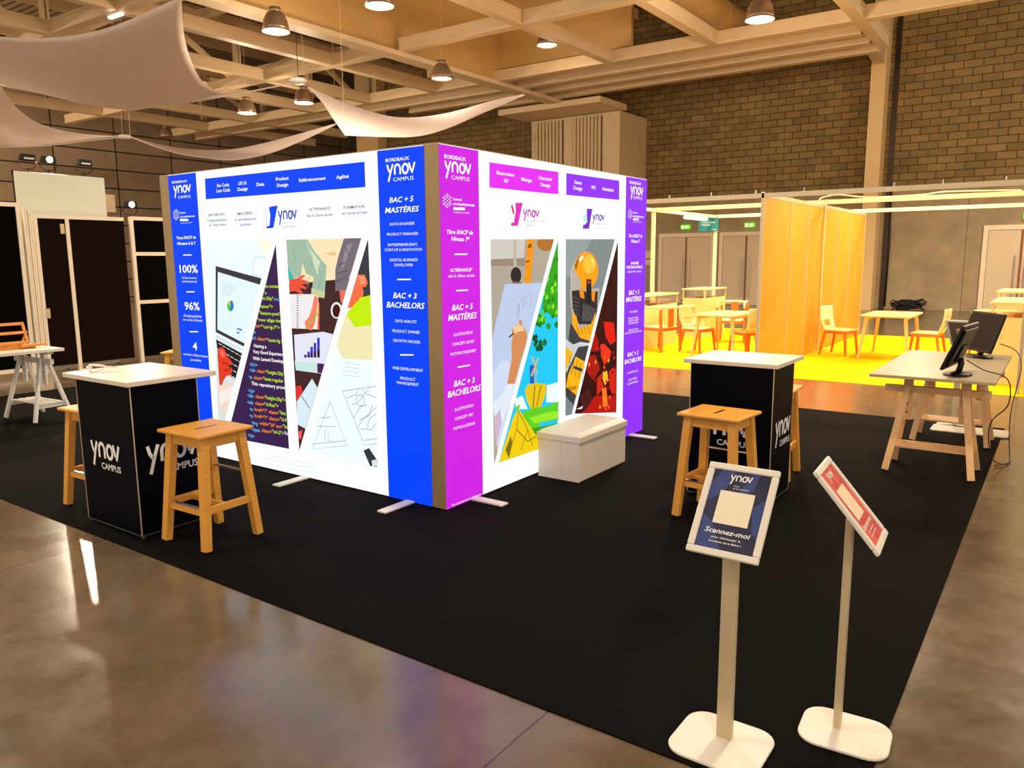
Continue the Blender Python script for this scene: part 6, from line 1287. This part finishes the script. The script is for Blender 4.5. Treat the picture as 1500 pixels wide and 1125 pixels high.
def flood(label, loc, lit, dirv=(-.35, -1, -.35)):
    r = thing('flood_lamp', label, 'spotlight', loc, 0)
    m = MB(); m.box((-.1, -.04, .05), (.1, .04, .15), BLACKP); m.build('lamp_housing', r, .01)
    m = MB(); m.cyl((0, -.046, .1), (0, -.038, .1), .046, SPOTE, n=20) if lit else m.box((-.07, -.045, .075), (.07, -.04, .1), CHROME); m.build('lamp_lens', r)
    m = MB(); m.tube([(-.11, .02, .1), (-.13, .03, 0), (-.06, .03, -.06), (.06, .03, -.06), (.13, .03, 0), (.11, .02, .1)], .007, BLACKP, 6); m.cyl((0, .03, -.06), (0, .03, -.1), .012, BLACKP, n=8); m.build('yoke', r)
    if lit:
        L = bpy.data.lights.new('flood_light', 'SPOT'); L.energy = lit; L.color = (1, .82, .6); L.spot_size = math.radians(120); L.spot_blend = .5; L.shadow_soft_size = .06
        o = bpy.data.objects.new('flood_light', L); COL.objects.link(o); o.parent = r; o.location = (0, -.08, .1); o.rotation_euler = Vector(dirv).to_track_quat('-Z', 'Y').to_euler()
    return r
flood('small dark floodlight at the near top corner of the white board', (1.78, 9.63, 3.15), 0)
flood('small dark floodlight at the far top corner of the white board', (2.62, 9.63, 3.15), 0)
flood('bright floodlight glowing above the middle of the white board', (2.2, 9.9, 3.18), 250)
m = MB(); m.cyl((2.2, 9.93, 0), (2.2, 9.93, 3.08), .018, DARKMETAL, n=10); tag(m.build('lamp_pole'), 'thin dark pole carrying the lit floodlight behind the white board', 'pole')
flood('bright floodlight glowing on the corner of the black grid partition', (3.19, 9.4, 2.52), 90)

# ------------------------------------------------------------------ orange walled booths
def booth_wall():
    r = thing('partition_wall', 'orange panelled partition dividing the yellow carpet booths', 'partition', (7.42, .32, 0))
    xs = [0, 1.35, 2.36, 3.35, 4.4, 5.44, 6.78]
    for i in range(6):
        m = MB(); m.box((xs[i]+.025, -.012, .012), (xs[i+1]-.025, .012, 2.53), ORANGEP); m.build('orange_panel', r)
    for x in xs:
        m = MB(); m.box((x-.02, -.022, .006), (x+.02, .022, 2.6), ALU); m.build('post', r, .005)
    m = MB(); m.box((0, -.02, 2.53), (6.78, .02, 2.59), ALU); m.build('top_rail', r)
    return r
booth_wall()
WP = mat('white_booth_profile', (246, 226, 176), .4, var=.02)
r = thing('booth_fascia', 'grey front rail with small pegs spanning both booths', 'rail', (7.42, 0, 2.52))
m = MB(); m.box((-.02, -5.2, 0), (.02, 4.2, .065), ALU); m.build('rail', r)
for y in (2.4, 1.75, 1.09, .43, -.24, -1.37, -1.93, -2.6):
    m = MB(); m.cyl((0, y, .065), (0, y, .115), .01, CHROME, n=8); m.build('peg', r)
m = MB(); m.box((7.4, -2.94, .006), (7.44, -2.9, 2.515), ALU); tag(m.build('booth_post', bevel=.004), 'grey upright post at the edge of the yellow carpet beside the cream counter', 'post')
m = MB(); m.box((7.43, -5.2, .006), (7.45, -2.97, 2.5), mat('cream_wall_panel', (250, 226, 170), .5)); tag(m.build('partition_wall'), 'cream wall panel beyond the grey post at the picture edge', 'partition')
for x, y0, y1, lb in ((10.8, -5, 3.6, 'pale booth beam crossing the middle of both booths'), (14.2, -5, 3.6, 'pale booth beam along the back of both booths')):
    m = MB(); m.box((x-.03, y0, 2.6), (x+.03, y1, 2.675), WP); tag(m.build('booth_beam', bevel=.004), lb, 'beam')
m = MB(); m.box((7.44, 3.57, 2.6), (14.17, 3.63, 2.665), WP); tag(m.build('booth_beam', bevel=.004), 'pale booth beam along the open side behind the purple band', 'beam')
for x, y, lb in ((10.8, 3.6, 'pale booth post beside the glass top cabinets'), (14.2, 3.6, 'pale booth post at the back corner by the teal sign'), (7.44, 3.6, 'pale booth post hidden behind the purple band')):
    m = MB(); m.box((x-.035, y-.035, .006), (x+.035, y+.035, 2.6), WP); tag(m.build('booth_post', bevel=.008), lb, 'post')
m = MB(); m.tube(resample([(10.6, .36, 2.66), (10.75, .34, 2.72), (10.85, .1, 2.76), (10.82, -.4, 2.69), (10.82, -1.2, 2.69), (10.82, -1.6, 2.72), (10.82, -2.6, 2.69)], 40), .012, WP, 6); tag(m.build('cable', smooth=True), 'white cable running along the pale beam over the table booth', 'cable')
m = MB(); m.tube(resample([(10.75, .28, 2.68), (10.7, .275, 2.0), (10.72, .275, 1.0), (10.7, .27, .12), (10.8, .15, .035), (11.1, .1, .035)], 40), .012, WP, 6); tag(m.build('cable', smooth=True), 'white cable running down the orange partition to the carpet', 'cable')
r = thing('tube_light', 'glowing tube light on the booth beam beside the teal sign', 'lamp', (12.5, 3.4, 2.5))
m = MB(); m.box((-.28, -.03, .06), (.3, .03, .1), WP); m.box((-.03, .0, .08), (.03, .2, .12), WP); m.build('lamp_housing', r); m = MB(); m.cyl((-.6, 0, .03), (.6, 0, .03), .035, TUBE, n=12); m.build('lamp_tube', r)
TEAL = mat('teal_sign_board', (18, 120, 122), .5)
r = thing('booth_sign', 'teal hanging sign board at the back corner of the booth', 'sign', (14.12, 3.75, 2.46), math.radians(0))
m = MB(); m.box((-.008, -.24, -.16), (.008, .24, .16), TEAL); m.build('sign_board', r)
m = MB(); ink = flat_print((230, 244, 240))
frs = lambda u, v: (-.0095, -u, v)
letter(m, 'ÉCOLE DU DESIGN', -.17, .17, .045, .035, frs, ink, 1); letter(m, 'BORDEAUX', -.17, .06, -.012, .035, frs, ink, 1); letter(m, 'STAND', -.2, -.06, .12, .022, frs, ink, 0); letter(m, 'E2', .12, .2, -.12, .022, frs, ink, 0)
m.build('lettering', r)
GREEN = mat('lit_exit_green', (60, 200, 20), .5, emit=(120, 235, 20), es=1.0)
for y, lb in ((8.24, 'green lit exit sign above the double door by the teal sign'), (5.88, 'green lit exit sign above the double door by the orange partition'), (-2.25, 'lit exit sign above the door beyond the monitor table')):
    r = thing('exit_sign', lb, 'exit sign', (23.33, y, 2.78), 0, 'exit signs over the doors')
    m = MB(); m.box((-.02, -.165, -.075), (.06, .165, .075), GREEN); m.build('sign_body', r)
    m = MB(); w_ = mat('lit_exit_white', (240, 255, 220), .5, emit=(230, 255, 200), es=1.0); m.add([(-.022, .02, .02), (-.022, -.1, .02), (-.022, -.1, -.015), (-.022, .02, -.015)], [(0, 1, 2, 3)], w_); m.add([(-.022, -.04, .06), (-.022, -.15, 0), (-.022, -.04, -.06)], [(0, 1, 2)], w_); m.add([(-.022, .14, .05), (-.022, .06, .05), (-.022, .06, -.06), (-.022, .14, -.06)], [(0, 1, 2, 3)], w_); m.build('arrow_mark', r)
m = MB(); m.box((23.37, 9.5, 1.42), (23.4, 10.0, 1.93), mat('pale_notice_sheet', (222, 206, 178), .6)); r = tag(m.build('wall_notice'), 'pale notice sheet on the concrete wall beside the purple band', 'notice')
m = MB(); k_ = flat_print((90, 74, 60)); m.box((23.366, 9.56, 1.62), (23.369, 9.92, 1.66), k_); m.box((23.366, 9.84, 1.5), (23.369, 9.88, 1.8), k_); m.box((23.366, 9.55, 1.8), (23.369, 9.62, 1.86), k_); m.build('notice_drawing', r)
m = MB()
for i in range(9):
    a = random.uniform(0, 6); m.tube([(22.9+.15*math.cos(a+k*.9)*(1+.3*math.sin(k)), .55+.4*math.sin(a+k*.8)+.03*k, .03+.35*abs(math.sin(k*.5+i*.3))*(1-i*.08)) for k in range(9)], .022, CABLEM, 6)
tag(m.build('cable_heap', smooth=True), 'heap of black cables on the floor by the concrete wall', 'cable')
m = MB(); m.tube([(23.3, 1.42, .1), (23.32, 1.4, 2.0), (23.3, 1.45, 3.7)], .03, CABLEM, 6); tag(m.build('wall_cable', smooth=True), 'black cable running up the concrete wall beside the cream column', 'cable')
# hanging banner at the picture edge
r = thing('hanging_banner', 'purple and white banner on the block wall at the picture edge', 'banner', (23.36, -2.85, 5.0))
m = MB(); m.box((0, -.7, -.35), (.02, .8, .7), mat('banner_purple', (74, 34, 96), .6)); m.box((0, -.7, -.7), (.02, .8, -.35), WHITE_L); m.build('banner_cloth', r)
m = MB(); m.box((-.01, -.7, .7), (.03, .8, .74), ALU); m.build('banner_rail', r)

# booth chairs and tables ------------------------------------------
def make_chair(label):
    # faces +x; backrest at -x
    r = thing('side_chair', label, 'chair', (0, 0, 0), 0, 'cream backed chairs at the booth tables')
    m = MB(); m.box((-.2, -.215, .43), (.22, .215, .455), CHAIRW); m.build('seat', r, .01)
    m = MB(); m.box((-.19, -.205, .385), (.2, .205, .43), ORANGEW); m.build('seat_frame', r, .004)
    for sx, sy in ((-1, -1), (-1, 1), (1, -1), (1, 1)):
        l = MB(); l.bar((sx*.22+(-.03 if sx < 0 else .0), sy*.21, .012), (sx*.175, sy*.185, .42), .032, .032, ORANGEW, up=(1, 0, 0), w2=.042, h2=.042); l.build('leg', r, .004)
    b = MB(); n = 8; vs = []; fs = []
    for k in range(n+1):
        t = k/n; z = .445+t*.4; x = -.185-.09*t-.03*math.sin(t*PI)
        w_ = .19+.025*math.sin(t*PI*.8)
        for yy in [-w_, -w_*.5, 0, w_*.5, w_]:
            c_ = .03*(1-(yy/w_)**2)
            vs.append((x-c_, yy, z))
    for k in range(n):
        for j in range(4):
            if k in (1, 2) and j in (1, 2): continue                 # opening above the seat
            fs.append((k*5+j, k*5+j+1, (k+1)*5+j+1, (k+1)*5+j))
    b.add(vs, fs, CHAIRW); o = b.build('backrest', r, smooth=True); s = o.modifiers.new('thickness', 'SOLIDIFY'); s.thickness = .018; s.offset = 0
    return r
def make_armchair(label):
    r = thing('armchair', label, 'armchair', (0, 0, 0), 0, 'armchairs with bent cream rails')
    m = MB(); m.box((-.21, -.22, .43), (.23, .22, .46), CHAIRW); m.build('seat', r, .01)
    m = MB(); m.box((-.2, -.23, .38), (.22, .23, .43), ORANGEW); m.build('seat_frame', r, .004)
    for sx, sy in ((-1, -1), (-1, 1), (1, -1), (1, 1)):
        l = MB(); l.bar((sx*.25, sy*.27, .01), (sx*.22, sy*.265, .73), .036, .045, ORANGEW, up=(1, 0, 0)); l.build('leg', r, .005)
    pts = [(.24, -.265, .7), (.24, -.265, .77), (.2, -.265, .8), (0, -.265, .8), (-.17, -.24, .8), (-.23, -.15, .8), (-.25, 0, .8), (-.23, .15, .8), (-.17, .24, .8), (0, .265, .8), (.2, .265, .8), (.24, .265, .77), (.24, .265, .7)]
    a = MB(); a.tube(resample(pts, 48), .026, CHAIRW, 10); a.build('bent_rail', r, smooth=True)
    b = MB(); b.box((-.25, -.07, .46), (-.225, .07, .79), ORANGEW); b.build('back_splat', r, .004)
    return r
ch = make_chair('cream chair with its back to the orange partition, facing the booth table'); ch.location = (10.35, -.17, 0); ch.rotation_euler = (0, 0, math.radians(-104))
dup(ch, (10.5, -1.5, 0), math.radians(84), 'cream chair pushed under the table on the monitor side')
dup(ch, (9.42, 2.03, 0), math.radians(-108), 'cream chair on the cabinet side of the table before the doors')
dup(ch, (9.25, 1.08, 0), math.radians(58), 'cream chair seen from behind next to the orange partition edge')
ac = make_armchair('armchair standing before the glass top cabinet by the purple band'); ac.location = (9.3, 2.71, 0); ac.rotation_euler = (0, 0, math.radians(75))
dup(ac, (11.5, 2.15, 0), math.radians(190), 'armchair behind the table in front of the double doors')
dup(ac, (10.7, -2.42, 0), math.radians(170), 'armchair beyond the monitor table, partly behind a poster back')
def make_table(label, L, W):
    r = thing('booth_table', label, 'table', (0, 0, 0), 0, 'pale wooden booth tables')
    m = MB(); m.prism(rrect(L, W, .1), .715, .74, LIMEW); m.build('tabletop', r, .006)
    m = MB(); m.box((-L/2+.15, -W/2+.1, .665), (L/2-.15, -W/2+.13, .715), LIMEW); m.box((-L/2+.15, W/2-.13, .665), (L/2-.15, W/2-.1, .715), LIMEW); m.box((-.03, -W/2+.13, .665), (.03, W/2-.13, .715), LIMEW); m.build('apron', r)
    for sx in (-1, 1):
        for sy in (-1, 1):
            l = MB(); l.bar((sx*(L/2-.04), sy*(W/2-.02), .012), (sx*(L/2-.14), sy*(W/2-.1), .715), .035, .035, LIMEW, up=(1, 0, 0), w2=.055, h2=.055); l.build('leg', r, .005)
    return r
tb = make_table('pale wooden table between two cream chairs in the booth beyond the partition', 1.3, .78); tb.location = (10.45, -.95, 0)
dup(tb, (9.27, 1.47, 0), 0, 'pale wooden table in the booth before the double doors')
def cabinet(label, lo, hi, H=1.0):
    r = thing('display_cabinet', label, 'cabinet', (lo[0], lo[1], .006), 0, 'cream cabinets with glass tops')
    w_, d_ = hi[0]-lo[0], hi[1]-lo[1]; g = H-.2
    m = MB(); m.box((0, 0, .0), (w_, d_, g), CAB); m.build('cabinet_body', r, .004)
    m = MB(); m.box((-.02, -.02, H-.03), (w_+.02, d_+.02, H), CAB); m.build('cabinet_top', r, .004)
    m = MB()
    for x in (0, w_-.03):
        for y in (0, d_-.03): m.box((x, y, g), (x+.03, y+.03, H-.03), CAB)
    m.build('corner_posts', r)
    m = MB(); m.box((.03, .006, g), (w_-.03, .01, H-.03), GLASS); m.box((.006, .03, g), (.01, d_-.03, H-.03), GLASS); m.build('glass_pane', r)
    m = MB(); m.box((w_*.15, d_*.3, g), (w_*.6, d_*.7, g+.012), wood('cabinet_tray', (214, 160, 90), (196, 140, 70))); m.build('tray', r)
    return r
cabinet('cream glass top cabinet behind the armchair by the purple band', (9.2, 3.0), (10.7, 3.5))
cabinet('cream glass top cabinet before the middle double doors', (11.9, 2.9), (13.1, 3.4), 1.03)
cabinet('cream glass top cabinet next to the grey booth post', (8.15, -3.3), (9.6, -2.52), 1.08)
cabinet('cream glass top cabinet in the back behind the other by the post', (11.3, -3.2), (12.6, -2.38), 1.1)

# ------------------------------------------------------------------ unseen area lights added above the booths to brighten them
for i, (x, y) in enumerate(((8.9, 1.9), (8.9, -1.4), (12.5, -1.2), (12.6, 2.0))):
    L = bpy.data.lights.new('booth_fill_light', 'AREA'); L.shape = 'RECTANGLE'; L.size = 1.2; L.size_y = .2; L.energy = 110; L.color = (1, .82, .54)
    o = bpy.data.objects.new('booth_fill_light', L); COL.objects.link(o); o.location = (x, y, 3.6)

# ------------------------------------------------------------------ world, camera, view
wd = bpy.data.worlds.new('hall_air'); scn.world = wd; wd.use_nodes = True
bg = wd.node_tree.nodes['Background']; bg.inputs[0].default_value = (1, .86, .70, 1); bg.inputs[1].default_value = 1.05
cam = bpy.data.cameras.new('camera'); co = bpy.data.objects.new('camera', cam); COL.objects.link(co); scn.camera = co
cam.sensor_fit = 'HORIZONTAL'; cam.sensor_width = 36.; cam.lens = 36*1140.8/1500; cam.clip_end = 200
yaw, pit, rol = (math.radians(a) for a in (35.416, 9.164, -.429))
d = Vector((math.cos(yaw)*math.cos(pit), math.sin(yaw)*math.cos(pit), -math.sin(pit))); rr = Vector((math.sin(yaw), -math.cos(yaw), 0)); uu = rr.cross(d)
R0 = math.cos(rol)*rr+math.sin(rol)*uu; U0 = -math.sin(rol)*rr+math.cos(rol)*uu
mw = Matrix((R0, U0, -d)).transposed().to_4x4(); mw.translation = Vector((-3.893, -3.324, 1.7)); co.matrix_world = mw
vs = scn.view_settings; vs.view_transform = 'Standard'; vs.look = 'None'; vs.exposure = 0.; vs.gamma = 1.; vs.use_curve_mapping = False
scn.cycles.max_bounces = 8; scn.cycles.diffuse_bounces = 4; scn.cycles.glossy_bounces = 4; scn.cycles.sample_clamp_indirect = 4.
scn.cycles.use_denoising = True
